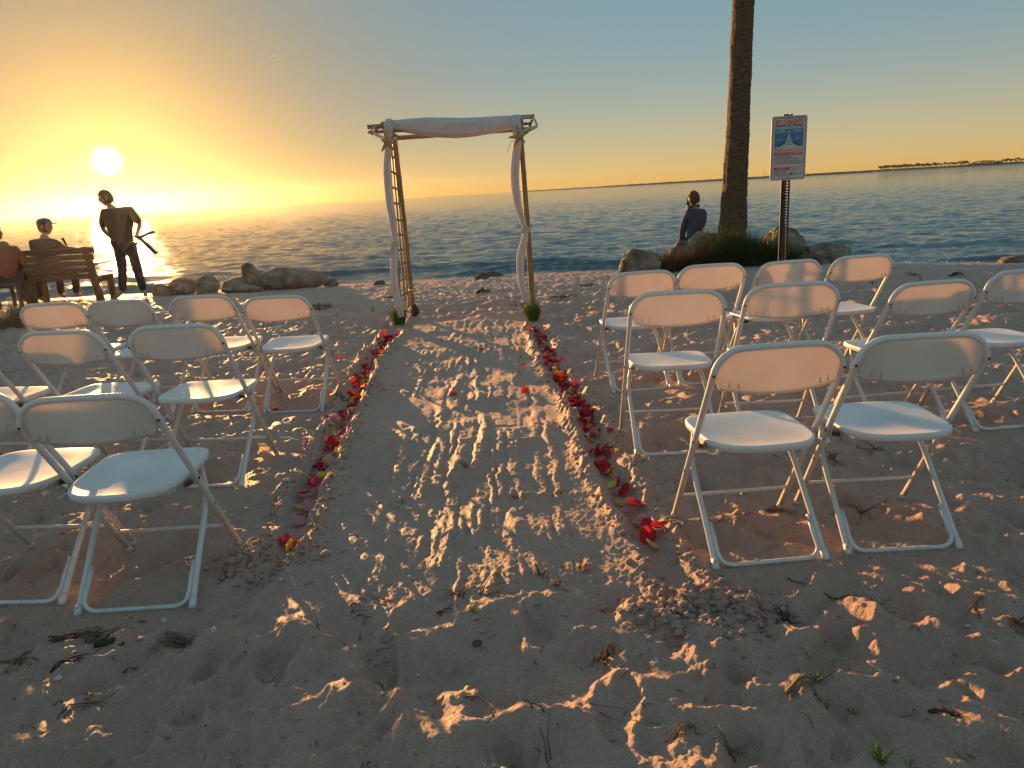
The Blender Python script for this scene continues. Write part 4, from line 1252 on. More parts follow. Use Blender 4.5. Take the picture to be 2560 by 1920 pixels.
for i, s_ in enumerate(['More information about rip', 'currents can be found at the', 'following web sites:', 'www.ripcurrents.noaa.gov', 'www.usla.org']):
    text('small_print', s_, SW * .075, Z(.790 + .0165 * i), .0082, M_ink, panel, 'LEFT', [.10, .104, .07, .096, .05][i])
def disc(name, cx, f, r, mat_): return flat(name, [(cx + r * math.cos(2 * math.pi * i / 14), Z(f) + r * math.sin(2 * math.pi * i / 14)) for i in range(14)], mat_, panel, 2)
disc('round_emblem', SW * .105, .905, .0105, M_navy); disc('round_emblem', SW * .285, .905, .0105, simple('sign_grey', (.22, .22, .24), None, .5))
for s_ in (-1, 1): flat('crossed_emblem', [(SW * .195 - .011, Z(.905) - s_ * .010), (SW * .195 - .007, Z(.905) - s_ * .012), (SW * .195 + .011, Z(.905) + s_ * .010), (SW * .195 + .007, Z(.905) + s_ * .012)], M_ink, panel, 2 + (s_ > 0))
rect('tall_emblem', SW * .355, SW * .375, Z(.925), Z(.885), M_pblue, panel, 2)
for f in (.025, .955):
    m = MB(); m.tube([(0, -.0345, Z(f)), (0, -.039, Z(f))], [.006, .0045], 8); m.build('bolt', M_dark, panel)
# perforated U channel
m = MB(); top_z = zt + .018
z0 = -.25; step = .0254
m.box((-.0155, -.026, (top_z + z0) / 2), (.013, .004, top_z - z0)); m.box((.0155, -.026, (top_z + z0) / 2), (.013, .004, top_z - z0))
zz = z0
while zz < top_z:
    m.box((0, -.026, zz), (.018, .0038, .0145)); zz += step
for s_ in (-1, 1):
    m.box((s_ * .0235, -.010, (top_z + z0) / 2), (.004, .034, top_z - z0), Matrix.Rotation(s_ * -.18, 3, 'Z'))
    m.box((s_ * .033, .007, (top_z + z0) / 2), (.016, .004, top_z - z0))
m.build('post', M_steel, sign, False)

# ---- far shore
FD = 470.0
def far_strip(name, pix, mat_, depth, label):
    """a low ridge of land, given as pixel columns with top and bottom"""
    m = MB(); pts_ = []
    for u, vt in pix:
        d = FD
        p = at(u, vt, d)
        hgt = max(p.z - WATER_Z, .5)
        ring = [(p.x, d - .2 * depth, WATER_Z - .5), (p.x, d, WATER_Z + hgt * .55), (p.x, d + .25 * depth, WATER_Z + hgt), (p.x, d + .8 * depth, WATER_Z + hgt * .8), (p.x, d + depth, WATER_Z - .5)]
        pts_ += ring
    m.grid(pts_, 5, len(pix))
    return tag(m.build(name, mat_), label, kind='structure')
def hor(u): return 479.5 - (u - 1280) * math.tan(ROLL) * 1.0
gg = np.random.default_rng(9)
pix = []
for u in np.arange(1300, 2700, 6):
    th_ = np.interp(u, [1300, 1400, 1600, 1900, 2150, 2560, 2700], [.3, 1.6, 3.6, 4.6, 5.0, 5.5, 5.5]) + gg.normal(0, .45)
    pix.append((float(u), hor(u) - max(.2, th_) + 1.2))
far_strip('far_shore', pix, M_land, 25, 'low dark strip of land on the horizon at the right')
pix = [(float(u), hor(u) + .2) for u in np.arange(2180, 2690, 12)]
FD -= 8
far_strip('far_beach', pix, M_landsand, 8, 'thin pale beach under the far palms')
FD += 8
# palms on it
def far_palm(kind):
    m = MB(); g_ = random.Random(kind); h = [5.2, 4.2, 5.8][kind]
    m.tube([(0, 0, -1), (.15, 0, h * .5), (.3 * (kind - 1), 0, h)], [.32, .26, .24], 5)
    for i in range(46):
        d = Vector((g_.gauss(0, 1), g_.gauss(0, 1), g_.gauss(.2, .8))).normalized()
        c_ = Vector((.3 * (kind - 1), 0, h + .2)); e = c_ + Vector((d.x * 2.5, d.y * 2.5, d.z * 1.7 - .2)); s_ = d.orthogonal().normalized() * .5
        mid__ = c_.lerp(e, .55) + Vector((0, 0, .35))
        m.add([c_ - s_ * .2, c_ + s_ * .2, mid__ + s_, e, mid__ - s_], [(0, 1, 2, 3, 4)])
    return m.mesh('far_palm', M_fartree, False)
FP = [far_palm(k) for k in range(3)]
us = []
for a, b, n in [(2198, 2226, 12), (2228, 2300, 26), (2300, 2345, 16), (2346, 2376, 6), (2376, 2420, 13), (2500, 2600, 24)]:
    us += [a + (b - a) * (i + gg.uniform(.1, .9)) / n for i in range(n)]
for i, u in enumerate(us):
    d = FD - 3 + gg.uniform(-4, 8)
    p = at(u, hor(u), d)
    o = bpy.data.objects.new('palm_tree', FP[i % 3]); COL.objects.link(o)
    o.location = (p.x, d, WATER_Z + .7); o.rotation_euler = (0, 0, gg.uniform(0, 6)); s_ = .41 * gg.uniform(.8, 1.15); o.scale = (s_, s_, s_)
    tag(o, 'small dark palm on the far shore at the right horizon', 'palm tree', 'palms on the far shore')
m = MB()
for i in range(900):
    u = gg.uniform(2418, 2505) if i < 750 else gg.uniform(2505, 2640)
    d = FD + gg.uniform(-8, 10); p = at(u, hor(u), d)
    hmx = .41 * np.interp(u, [2415, 2440, 2480, 2505, 2520, 2640], [1.5, 6.5, 6.5, 4, 2.4, 3])
    c_ = Vector((p.x, d, WATER_Z + .5 + gg.uniform(0, 1) * hmx)); s_ = .41 * gg.uniform(.5, 1.3)
    a, b = Vector(gg.normal(0, 1, 3)).normalized() * s_, Vector(gg.normal(0, 1, 3)).normalized() * s_
    m.add([c_ - a, c_ + b, c_ + a, c_ - b], [(0, 1, 2, 3)])
tag(m.build('far_woods', M_fartree, None, False), 'dense dark trees between the far palms', kind='stuff')
# a thin mast on the far land
p = at(1911, hor(1911), FD)
mast = MB()
for sx, sy in ((-.35, -.2), (.35, -.2), (0, .4)): mast.tube([(sx, sy, 0), (sx * .25, sy * .25, 9)], .10, 4)
for k in range(8): mast.tube([(-.35 * (1 - k * .09), -.2 * (1 - k * .09), k * 1.1), (.35 * (1 - k * .09), -.2 * (1 - k * .09), k * 1.1 + .8)], .06, 4)
o = mast.build('radio_mast', M_dark); o.location = (p.x, FD, WATER_Z + 1); o.scale = (.41, .41, .41)
tag(o, 'thin lattice mast on the far land left of the sign', 'mast')
# distant contrail
a, b = at(675, 143, 6000), at(690, 137, 6000)
m = MB(); P = [a.lerp(b, t) for t in np.linspace(0, 1, 7)]
c0 = P[0].copy(); m.tube([p - c0 for p in P], [1.2, 3, 3.6, 3.6, 3.4, 3, 2.2], 6)
o = m.build('contrail', simple('ice_trail', (.85, .85, .85), None, 1.0, translucent=.5)); o.location = c0
tag(o, 'short white aircraft trail high in the sky left of the arch', 'contrail')
# ================================================================== people
def upright(J, k):
    return {a: (v[0] + k * v[2], *v[1:]) for a, v in J.items()}
def thin(J, bare):
    """the body is a little slimmer where clothes cover it"""
    out = {}
    for a, v in J.items():
        r = v[3] if isinstance(v[3], tuple) else (v[3], v[3])
        q = 1.0 if a in bare else .80
        out[a] = (*v[:3], (r[0] * q, r[1] * q))
    return out
def skin_body(name, joints, bones, mat_, parent, sub=2, extra=None, root=0):
    """one continuous surface grown over a skeleton; joints = {key: (x, y, z, radius or (rx, ry))}"""
    keys = list(joints); ix = {k: i for i, k in enumerate(keys)}
    me = bpy.data.meshes.new(name)
    me.from_pydata([joints[k][:3] for k in keys], [(ix[a], ix[b]) for a, b in bones], [])
    o = bpy.data.objects.new(name, me); COL.objects.link(o)
    md = o.modifiers.new('skin', 'SKIN'); md.use_smooth_shade = True
    for i, k in enumerate(keys):
        r = joints[k][3]; r = r if isinstance(r, tuple) else (r, r)
        sv = me.skin_vertices[0].data[i]; sv.radius = r; sv.use_root = (i == root)
    if sub:
        sd_ = o.modifiers.new('sub', 'SUBSURF'); sd_.levels = sub; sd_.render_levels = sub
    bpy.context.view_layer.update()
    nm = bpy.data.meshes.new_from_object(o.evaluated_get(bpy.context.evaluated_depsgraph_get()))
    bpy.data.objects.remove(o); bpy.data.meshes.remove(me)
    if extra is not None and extra.v:
        bm = bmesh.new(); bm.from_mesh(nm)
        vs = [bm.verts.new(p) for p in extra.v]
        for f in extra.f:
            try: bm.faces.new([vs[i] for i in f])
            except ValueError: pass
        bm.to_mesh(nm); bm.free()
    nm.name = name
    nm.materials.clear(); nm.materials.append(mat_)
    nm.polygons.foreach_set('use_smooth', [True] * len(nm.polygons)); nm.update()
    o = bpy.data.objects.new(name, nm); COL.objects.link(o); o.parent = parent
    return o
def add_head(m, c_, rot, r=.098):
    """skull with brow, nose, lips, chin and ears; the face looks along local -y before rot"""
    c_ = Vector(c_)
    def P(x, y, z): return c_ + rot @ Vector((x, y, z))
    nu, nv = 20, 16; pts = []
    for j in range(nv + 1):
        th_ = math.pi * j / nv; z = -math.cos(th_)
        for i in range(nu):
            ph_ = 2 * math.pi * i / nu
            x, y = math.sin(th_) * math.cos(ph_), math.sin(th_) * math.sin(ph_)
            X, Y, Zz = x * .80, y * .98, z * 1.18
            if z < -.1: X *= 1 - .30 * (-z - .1); Y = Y * (1 - .15 * (-z - .1)) - .10 * (-z)
            if y < -.4:
                f = (-y - .4) / .6
                Y += .06 * f
                Y -= .05 * f * math.exp(-((z - .18) / .10) ** 2)                       # brow
                Y -= .24 * math.exp(-((x) / .16) ** 2) * math.exp(-((z + .12) / .17) ** 2) * f   # nose
                Y -= .07 * math.exp(-(x / .25) ** 2) * math.exp(-((z + .48) / .07) ** 2) * f     # lips
                Y += .05 * math.exp(-((abs(x) - .33) / .13) ** 2) * math.exp(-((z - .02) / .10) ** 2) * f  # eye sockets
                Y -= .09 * math.exp(-(x / .3) ** 2) * math.exp(-((z + .78) / .13) ** 2) * f      # chin
            pts.append(P(X * r, Y * r, Zz * r))
    m.grid(pts, nu, nv + 1, close=True)
    for s_ in (-1, 1):     # ears
        m.ball(P(s_ * .80 * r, .06 * r, -.02 * r), (.10 * r, .20 * r, .32 * r), 8, 6)
        m.ball(P(s_ * .30 * r, -.86 * r, .08 * r), (.11 * r, .07 * r, .07 * r), 8, 6)
def add_hand(m, wrist, d, palm_n, size=1.0, curl=.6, flip=1):
    """palm, four unequal bent fingers and a thumb from the side of the palm"""
    wrist = Vector(wrist); d = Vector(d).normalized(); n_ = Vector(palm_n); n_ = (n_ - d * n_.dot(d)).normalized(); sdv = d.cross(n_) * flip
    m.tube([wrist - d * .02 * size, wrist + d * .02 * size, wrist + d * .055 * size, wrist + d * .085 * size], [.026 * size, .032 * size, .037 * size, .034 * size], 8)
    for i, (off, ln) in enumerate(zip((-.028, -.0095, .0095, .027), (.070, .080, .074, .058))):
        p = wrist + d * .082 * size + sdv * off * size; path = [p]; a = 0.0
        for k in range(4):
            a += curl * (.25 if k == 0 else .55)
            p = p + (d * math.cos(a) + n_ * math.sin(a)) * ln * size / 4 * (1.15 if k == 0 else .95)
            path.append(p)
        m.tube(path, [.0095 * size, .0092 * size, .0085 * size, .0078 * size, .006 * size], 6)
    p = wrist + d * .03 * size - sdv * .030 * size
    m.tube([p, p + (d * .5 - sdv * .8 + n_ * .3).normalized() * .025 * size, p + (d * .8 - sdv * .7 + n_ * .5).normalized() * .052 * size, p + (d * 1 - sdv * .4 + n_ * .7).normalized() * .072 * size], [.013 * size, .0115 * size, .010 * size, .007 * size], 6)
def cap_hair(m, c_, rot, r, low=-.35, face=-.45, puff=1.08):
    c_ = Vector(c_); nu, nv = 22, 12; pts = []
    for j in range(nv + 1):
        th_ = math.pi * (1 - j / nv * .72)
        z = -math.cos(th_)
        for i in range(nu):
            ph_ = 2 * math.pi * i / nu
            x, y = math.sin(th_) * math.cos(ph_), math.sin(th_) * math.sin(ph_)
            zz = z
            if y < face: zz = max(z, .42 + .1 * abs(x))
            k = puff + .03 * math.sin(ph_ * 7 + j) * (j < nv)
            pts.append(c_ + rot @ Vector((x * .82 * k * r, y * 1.0 * k * r + (.06 * r if y < face and z < .42 else 0), zz * 1.19 * k * r)))
    m.grid(pts, nu, nv + 1, close=True)

# ---- man standing against the sun
px, py = on_ground(312, 742)[:2]
man = empty('person', (px, py, sz(px, py)))
tag(man, 'man standing beneath the sun with legs apart, seen as a dark silhouette', 'person')
J = dict(pel=(.01, 0, .90, (.135, .115)), abd=(-.04, .01, 1.06, (.135, .11)), chest=(-.10, .02, 1.24, (.185, .135)), neck0=(-.175, 0, 1.375, .092), neck=(-.225, -.015, 1.46, .066),
         shl=(-.31, .02, 1.335, .072), shr=(.09, .04, 1.345, .075), ell=(-.36, .03, 1.10, .042), wrl=(-.30, .16, .96, .030), elr=(.235, .05, 1.13, .045), wrr=(.13, .16, .965, .030),
         hil=(-.075, 0, .82, .088), hir=(.09, 0, .82, .088), knl=(-.05, .03, .46, .058), knr=(.19, .02, .46, .058), anl=(-.035, 0, .09, .040), anr=(.29, .02, .09, .040),
         tol=(-.11, -.13, .035, .036), tor=(.38, -.10, .035, .036))
J = upright(J, .17)
BN = [('pel', 'abd'), ('abd', 'chest'), ('chest', 'neck0'), ('neck0', 'neck'), ('chest', 'shl'), ('chest', 'shr'), ('shl', 'ell'), ('ell', 'wrl'), ('shr', 'elr'), ('elr', 'wrr'),
      ('pel', 'hil'), ('pel', 'hir'), ('hil', 'knl'), ('hir', 'knr'), ('knl', 'anl'), ('knr', 'anr'), ('anl', 'tol'), ('anr', 'tor')]
ex = MB()
hrot = Matrix.Rotation(math.radians(-62), 3, 'Z') @ Matrix.Rotation(math.radians(14), 3, 'X')
hc = Vector((-.262 + .17 * 1.56, -.02, 1.558))
add_head(ex, hc, hrot, .105)
add_hand(ex, J['wrr'][:3], (.35, .5, -.4), (-.6, .3, .2), 1.0, 1.0)
add_hand(ex, J['wrl'][:3], (.2, .6, -.3), (.6, .2, .2), 1.0, .9, -1)
skin_body('body', thin(J, ('neck', 'wrl', 'wrr', 'ell', 'elr', 'tol', 'tor')), BN, M_skin, man, extra=ex)
def clothing(name, J, keys, bones, grow, mat_, parent, over=None, sub=2):
    K2 = {}
    for k in keys:
        r = J[k][3]; r = r if isinstance(r, tuple) else (r, r)
        gsc = (over or {}).get(k, grow)
        K2[k] = (*J[k][:3], (r[0] * gsc, r[1] * gsc))
    return skin_body(name, K2, [b for b in bones if b[0] in K2 and b[1] in K2], mat_, parent, sub)
J2 = dict(J); J2['hem'] = (.03 + .14, 0, .80, (.15, .13)); J2['slr'] = (.13, .12, 1.02, .036); J2['sll'] = (-.325, .10, 1.01, .036)
clothing('shirt', J2, ['abd', 'chest', 'neck0', 'shl', 'shr', 'ell', 'elr', 'pel', 'hem'], BN + [('pel', 'hem')], 1.13, M_brown, man, {'ell': 1.35, 'elr': 1.4, 'neck0': 1.12})
clothing('trousers', J, ['pel', 'hil', 'hir', 'knl', 'knr', 'anl', 'anr'], BN, 1.2, M_darkcloth, man, {'knl': 1.35, 'knr': 1.35, 'anl': 1.5, 'anr': 1.5, 'pel': 1.05})
m = MB(); cap_hair(m, hc, hrot, .105, puff=1.03); m.build('hair', M_hair, man)
m = MB()     # spectacles
for s_ in (-1, 1):
    m.tube([hc + hrot @ Vector((s_ * .075, .02, .018)), hc + hrot @ Vector((s_ * .072, -.098, .016))], .003, 5)
    m.tube([hc + hrot @ Vector((s_ * .034 + .026 * math.cos(a), -.118, .012 + .020 * math.sin(a))) for a in [i * math.pi / 6 for i in range(13)]], .003, 5)
m.build('glasses', M_black, man)
# folded stand he carries
st = MB()
o0 = Vector((px, py, man.location.z))
cA = Vector((.13 + .16, .16, .93))
st.tube([cA + Vector((-.10, .02, .02)), cA + Vector((.06, .0, .01)), cA + Vector((.30, -.02, .075))], [.020, .024, .026], 9)
st.tube([cA + Vector((.02, 0, 0)), cA + Vector((.14, -.01, -.12)), cA + Vector((.27, -.02, -.27))], [.026, .032, .036], 9)
st.tube([cA + Vector((.25, -.02, -.235)), cA + Vector((.30, -.02, -.255))], [.022, .016], 8)
st.ball(cA + Vector((.03, 0, .0)), .038, 10, 7)
o = st.build('folded_stand', M_black); o.location = o0
tag(o, 'black folded stand held at the hip of the standing man', 'stand')

# ---- bench
bx, by = on_ground(135, 752)[:2]; by = 11.55; bx = (at(27, 625, by).x + at(242, 612, by).x) / 2
bench = empty('bench', (bx, by, sz(bx, by)))
tag(bench, 'dark wooden slatted bench facing the water, seen from behind', 'bench')
BW = 1.36; TH = at(150, 619, by).z - bench.location.z
lean = .22
for i in range(5):
    z = TH - .055 - i * .098
    w = BW * (1 - .05 * i)
    m = MB(); m.box((0, -.05 - (z - .40) * lean, z), (w, .026, .086 + .0 * i), Matrix.Rotation(lean * .9, 3, 'X')); autosmooth(m.build('back_slat', M_wood, bench))
for i in range(4):
    m = MB(); m.box((0, .05 + i * .105, .40), (BW * .92, .092, .028)); autosmooth(m.build('seat_slat', M_wood, bench))
for s_ in (-1, 1):
    x = s_ * BW * .40
    m = MB(); m.add([(x - .045, -.16, TH), (x + .045, -.16, TH), (x + .045, -.11, TH), (x - .045, -.11, TH), (x - .045, .02, .0 - .2), (x + .045, .02, -.2), (x + .045, .12, -.2), (x - .045, .12, -.2)],
                    [(0, 1, 2, 3), (4, 7, 6, 5), (0, 4, 5, 1), (1, 5, 6, 2), (2, 6, 7, 3), (3, 7, 4, 0)])
    m.build('leg', M_wood, bench, False)
    m = MB(); m.box((x, .42, .10), (.08, .07, .60)); m.build('leg', M_wood, bench, False)
    m = MB(); m.box((x, .2, .35), (.06, .56, .07)); m.build('seat_bearer', M_wood, bench, False)
    m = MB(); m.box((s_ * BW * .46, .2, .60), (.07, .52, .03)); m.build('armrest', M_wood, bench, False)

# ---- man in a cap on the bench
sx = at(88, 600, by).x - .02
sit = empty('person', (sx, by + .16, bench.location.z + .415))
tag(sit, 'man in a peaked cap sitting on the bench with his arm along its back', 'person')
S = dict(pel=(0, .02, .10, (.15, .13)), abd=(.01, -.02, .27, (.145, .12)), chest=(.02, -.05, .45, (.165, .13)), neck0=(.02, -.05, .60, .074), neck=(.028, -.035, .675, .066),
         shl=(-.165, -.04, .535, .066), shr=(.20, -.06, .52, .066), ell=(-.22, .12, .30, .045), wrl=(.02, .30, .30, .030), elr=(.40, -.17, .415, .047), wrr=(.60, -.20, .415, .032),
         hil=(-.09, .10, .08, .085), hir=(.09, .10, .08, .085), knl=(-.12, .48, .10, .060), knr=(.14, .48, .10, .060), anl=(-.12, .50, -.33, .042), anr=(.14, .50, -.33, .042), tol=(-.12, .64, -.38, .036), tor=(.14, .64, -.38, .036))
S = upright(S, .12)
ex = MB(); hrot = Matrix.Rotation(math.radians(98), 3, 'Z') ; hc = Vector((.035 + .095, -.03, .780))
add_head(ex, hc, hrot, .105)
add_hand(ex, S['wrr'][:3], (1, -.1, -.35), (0, .2, -1), 1.0, .7)
add_hand(ex, S['wrl'][:3], (.7, .5, .4), (-.2, .1, 1), 1.0, 1.1, -1)
skin_body('body', thin(S, ('neck', 'wrl', 'wrr', 'tol', 'tor')), BN, M_skin, sit, extra=ex)
S2 = dict(S)
clothing('shirt', S2, ['pel', 'abd', 'chest', 'neck0', 'shl', 'shr', 'ell', 'elr', 'wrr'], BN, 1.13, M_brown, sit, {'elr': 1.35, 'ell': 1.35, 'wrr': 1.25, 'neck0': 1.05})
clothing('trousers', S, ['pel', 'hil', 'hir', 'knl', 'knr', 'anl', 'anr'], BN, 1.18, M_darkcloth, sit, {'anl': 1.4, 'anr': 1.4})
m = MB(); cap_hair(m, hc, hrot, .105, puff=1.03); m.build('hair', M_hair, sit)
m = MB(); pts = []      # peaked cap
for j in range(9):
    th_ = math.pi / 2 * j / 8
    for i in range(24):
        a = 2 * math.pi * i / 24
        pts.append(hc + hrot @ Vector((math.cos(a) * .098 * math.cos(th_) ** .7, math.sin(a) * .115 * math.cos(th_) ** .7, .035 + .098 * math.sin(th_))))
m.grid(pts, 24, 9, close=True)
brim = []
for j in range(5):
    t = j / 4
    for i in range(11):
        a = math.radians(-155 + 130 * i / 10)
        brim.append(hc + hrot @ Vector((math.cos(a) * .096, math.sin(a) * (.112 + .095 * t) - .0 * t, .042 - .012 * t + .010 * math.cos((a + math.pi / 2) * 1.5))))
m.grid(brim, 11, 5); m.grid([p + Vector((0, 0, .006)) for p in brim], 11, 5)
m.ball(hc + hrot @ Vector((0, 0, .135)), .010, 6, 4)
m.build('cap', M_blue, sit)
# short dark stick he holds up before him
m = MB(); h0 = sit.location + Vector((.135, .36, .36))
m.tube([h0 + Vector((.085, 0, -.06)), h0 + Vector((.05, 0, .06)), h0 + Vector((.02, 0, .16)), h0 + Vector((.0, 0, .225))], [.016, .017, .018, .020], 8)
o = m.build('handheld_stick', M_black)
tag(o, 'short dark stick held up in front of the seated man in the cap', 'stick')
# ---- third person at the very edge
ex_ = at(-6, 640, 11.2).x
per = empty('person', (ex_, 11.3, sz(ex_, 11.3) + .38))
tag(per, 'person seated at the left edge of the photo, only a shoulder showing', 'person')
T3 = {k: (v[0], v[1], v[2] * .93, v[3]) for k, v in S.items()}
T3['elr'] = (.25, .10, .26, .045); T3['wrr'] = (.10, .30, .24, .030)
ex = MB(); hrot = Matrix.Rotation(math.radians(150), 3, 'Z'); hc = Vector((-.01, -.03, .745)); add_head(ex, hc, hrot, .10)
add_hand(ex, T3['wrr'][:3], (-.8, .5, -.2), (0, .2, 1), 1, .8); add_hand(ex, T3['wrl'][:3], (.8, .5, -.2), (0, .2, 1), 1, .8, -1)
skin_body('body', thin(T3, ('neck', 'wrl', 'wrr', 'tol', 'tor')), BN, M_skin, per, extra=ex)
clothing('shirt', T3, ['pel', 'abd', 'chest', 'neck0', 'shl', 'shr', 'ell', 'elr'], BN, 1.14, simple('rust_shirt', (.30, .10, .06), (.36, .13, .08), .9, 8), per, {'elr': 1.35, 'ell': 1.35})
clothing('trousers', T3, ['pel', 'hil', 'hir', 'knl', 'knr', 'anl', 'anr'], BN, 1.18, M_darkcloth, per)
m = MB(); cap_hair(m, hc, hrot, .10, puff=1.1); m.build('hair', M_hair, per)
m = MB(); m.box((0, .12, -.02), (.42, .42, .05)); 
for x in (-.17, .17):
    for y in (-.06, .30): m.box((x, y, -.22), (.04, .04, .36))
o = m.build('stool', M_wood, None, False); o.location = per.location
tag(o, 'low wooden stool under the person at the left edge', 'stool')

# ---- man in blue on the phone, sitting on the rocks
MY = 13.15
c0 = at(1738, 477, MY)
ph = empty('person', (c0.x, MY, c0.z - .945))
tag(ph, 'man in a dark blue jacket holding a phone to his ear beyond the boulders', 'person')
B_ = dict(pel=(-.02, .02, .11, (.155, .12)), abd=(0, .0, .29, (.150, .115)), chest=(.015, -.01, .48, (.165, .12)), neck0=(.0, 0, .645, .066), neck=(-.012, .0, .715, .058),
          shl=(-.125, .03, .56, .068), shr=(.15, -.02, .555, .070), ell=(-.185, .10, .29, .047), wrl=(-.215, .13, .04, .030), elr=(.17, .14, .34, .047), wrr=(-.02, .26, .56, .030),
          hil=(-.09, .05, .07, .088), hir=(.08, .05, .07, .088), knl=(-.19, .34, -.02, .062), knr=(-.04, .40, -.02, .062), anl=(-.20, .36, -.40, .042), anr=(-.05, .42, -.40, .042), tol=(-.25, .48, -.44, .036), tor=(-.08, .55, -.44, .036))
# the phone hand comes up on the left of the face
B_['elr'] = (.17, .14, .36, .047); B_['wrr'] = (-.065, .19, .615, .029); B_['elr'] = (.06, .24, .40, .045)
ex = MB(); hrot = Matrix.Rotation(math.radians(215), 3, 'Z') @ Matrix.Rotation(math.radians(8), 3, 'X'); hc = Vector((-.02, .01, .818)); add_head(ex, hc, hrot, .103)
add_hand(ex, B_['wrr'][:3], (-.05, .0, 1), (.9, -.3, .1), .95, 1.0, -1); add_hand(ex, B_['wrl'][:3], (-.05, .1, -1), (.8, .3, 0), 1, .6)
skin_body('body', thin(B_, ('neck', 'wrl', 'wrr', 'tol', 'tor')), BN, M_skin, ph, extra=ex)
B2 = dict(B_); B2['hem'] = (-.03, .02, .045, (.168, .135)); B2['collar'] = (-.008, 0, .712, .074)
clothing('jacket', B2, ['pel', 'abd', 'chest', 'neck0', 'collar', 'shl', 'shr', 'ell', 'elr', 'hem', 'wrl', 'wrr'], [b for b in BN] + [('pel', 'hem'), ('neck0', 'collar')], 1.13, M_blue, ph, {'ell': 1.45, 'elr': 1.35, 'wrl': 1.45, 'wrr': 1.25, 'collar': 1.0, 'neck0': 1.05})
clothing('trousers', B_, ['pel', 'hil', 'hir', 'knl', 'knr', 'anl', 'anr'], BN, 1.2, M_darkcloth, ph, {'pel': 1.0, 'knl': 1.3, 'knr': 1.3})
m = MB(); cap_hair(m, hc, hrot, .103, puff=1.09); m.build('hair', M_hair, ph)
m = MB(); m.box((0, 0, 0), (.012, .075, .15), Matrix.Rotation(math.radians(35), 3, 'Z') @ Matrix.Rotation(.25, 3, 'X'))
o = m.build('phone', M_black, None, False); o.location = ph.location + Vector((-.085, .085, .775))
tag(o, 'dark phone pressed to the cheek of the man in blue', 'phone')
rock('boulder', (c0.x + .02, MY + .05, c0.z - 1.10), (.48, .40, .26), 71, 'rock seat under the man in blue, hidden behind the broad boulder', M_rock, 5, 'limestone boulders round the palm')
# ================================================================== petals
def petal_mesh(seed):
    g_ = random.Random(seed); m = MB(); nu, nv = 8, 6; pts = []
    cup = g_.uniform(.25, .75); curl = g_.uniform(-.35, .5); tw = g_.uniform(-.4, .4)
    for j in range(nv):
        t = j / (nv - 1)
        wv = .25 + .95 * math.sin(math.pi * min(1, t * .62 + .08)) - .55 * max(0, t - .8) / .2 * .35
        for i in range(nu):
            s_ = -1 + 2 * i / (nu - 1)
            x = s_ * .5 * wv * .95; y = t - .5 - .06 * (t > .9) * math.cos(s_ * 3) - .10 * s_ * s_ * t
            z = cup * (s_ * s_ * .30 * wv + (t - .45) ** 2 * .55) + curl * max(0, t - .7) ** 2 * 1.6 * (1 + .5 * s_) + tw * s_ * (t - .5) * .35 + .035 * math.sin(7 * s_ + 5 * t + seed) * (.4 + t)
            pts.append((x, y, z))
    m.grid(pts, nu, nv)
    return m.mesh('rose_petal', PETAL['deep red'])
PM = [petal_mesh(k) for k in range(9)]
PG = random.Random(77)
def put_petal(x, y, size, colour, label, group, z=None, lift=0.0, tilt=.55):
    o = bpy.data.objects.new('rose_petal', PG.choice(PM)); COL.objects.link(o)
    o.location = (x, y, (sz(x, y) if z is None else z) + .004 + lift)
    o.rotation_euler = (PG.gauss(0, tilt), PG.gauss(0, tilt), PG.uniform(0, 6.28))
    o.scale = (size, size * PG.uniform(.9, 1.15), size)
    o.material_slots[0].link = 'OBJECT'; o.material_slots[0].material = PETAL[colour]
    return tag(o, label, 'petal', group)
def colour_for(side, t):
    r = PG.random()
    if side == 'left':
        w = [('deep red', .32), ('crimson', .16), ('pink', .22), ('yellow', .20), ('cream', .10)] if t < .6 else [('deep red', .55), ('crimson', .12), ('pink', .16), ('yellow', .08), ('cream', .09)]
    else:
        w = [('deep red', .38), ('crimson', .26), ('pink', .18), ('yellow', .14), ('cream', .04)] if t < .6 else [('deep red', .50), ('crimson', .16), ('pink', .16), ('yellow', .09), ('cream', .09)]
    for c_, p in w:
        r -= p
        if r <= 0: return c_
    return 'deep red'
STRETCH = ['near', 'middle', 'far']
def fill_trench(T, side, n, y0, gaps):
    L = T[-1, 1] - .02; k = 0; tries = 0
    while k < n and tries < n * 20:
        tries += 1
        t = PG.random() ** 1.1
        y = y0 + (L - y0) * t
        if any(a < y < b and PG.random() < .88 for a, b in gaps): continue
        if math.sin(y * 11 + (0 if side == 'left' else 2)) + .6 * math.sin(y * 23) < -.9 and PG.random() < .6: continue
        x = float(trench_x(T, y)) + PG.gauss(0, .028)
        col_ = colour_for(side, t)
        st_ = STRETCH[min(2, int((y - y0) / (L - y0) * 3))]
        zlift = abs(PG.gauss(0, .012))
        put_petal(x, y, PG.uniform(.036, .060), col_, f'{col_} rose petal lying in the {st_} stretch of the {side} sand trench', f'{col_} petals in the {st_} stretch of the {side} trench', lift=zlift)
        k += 1
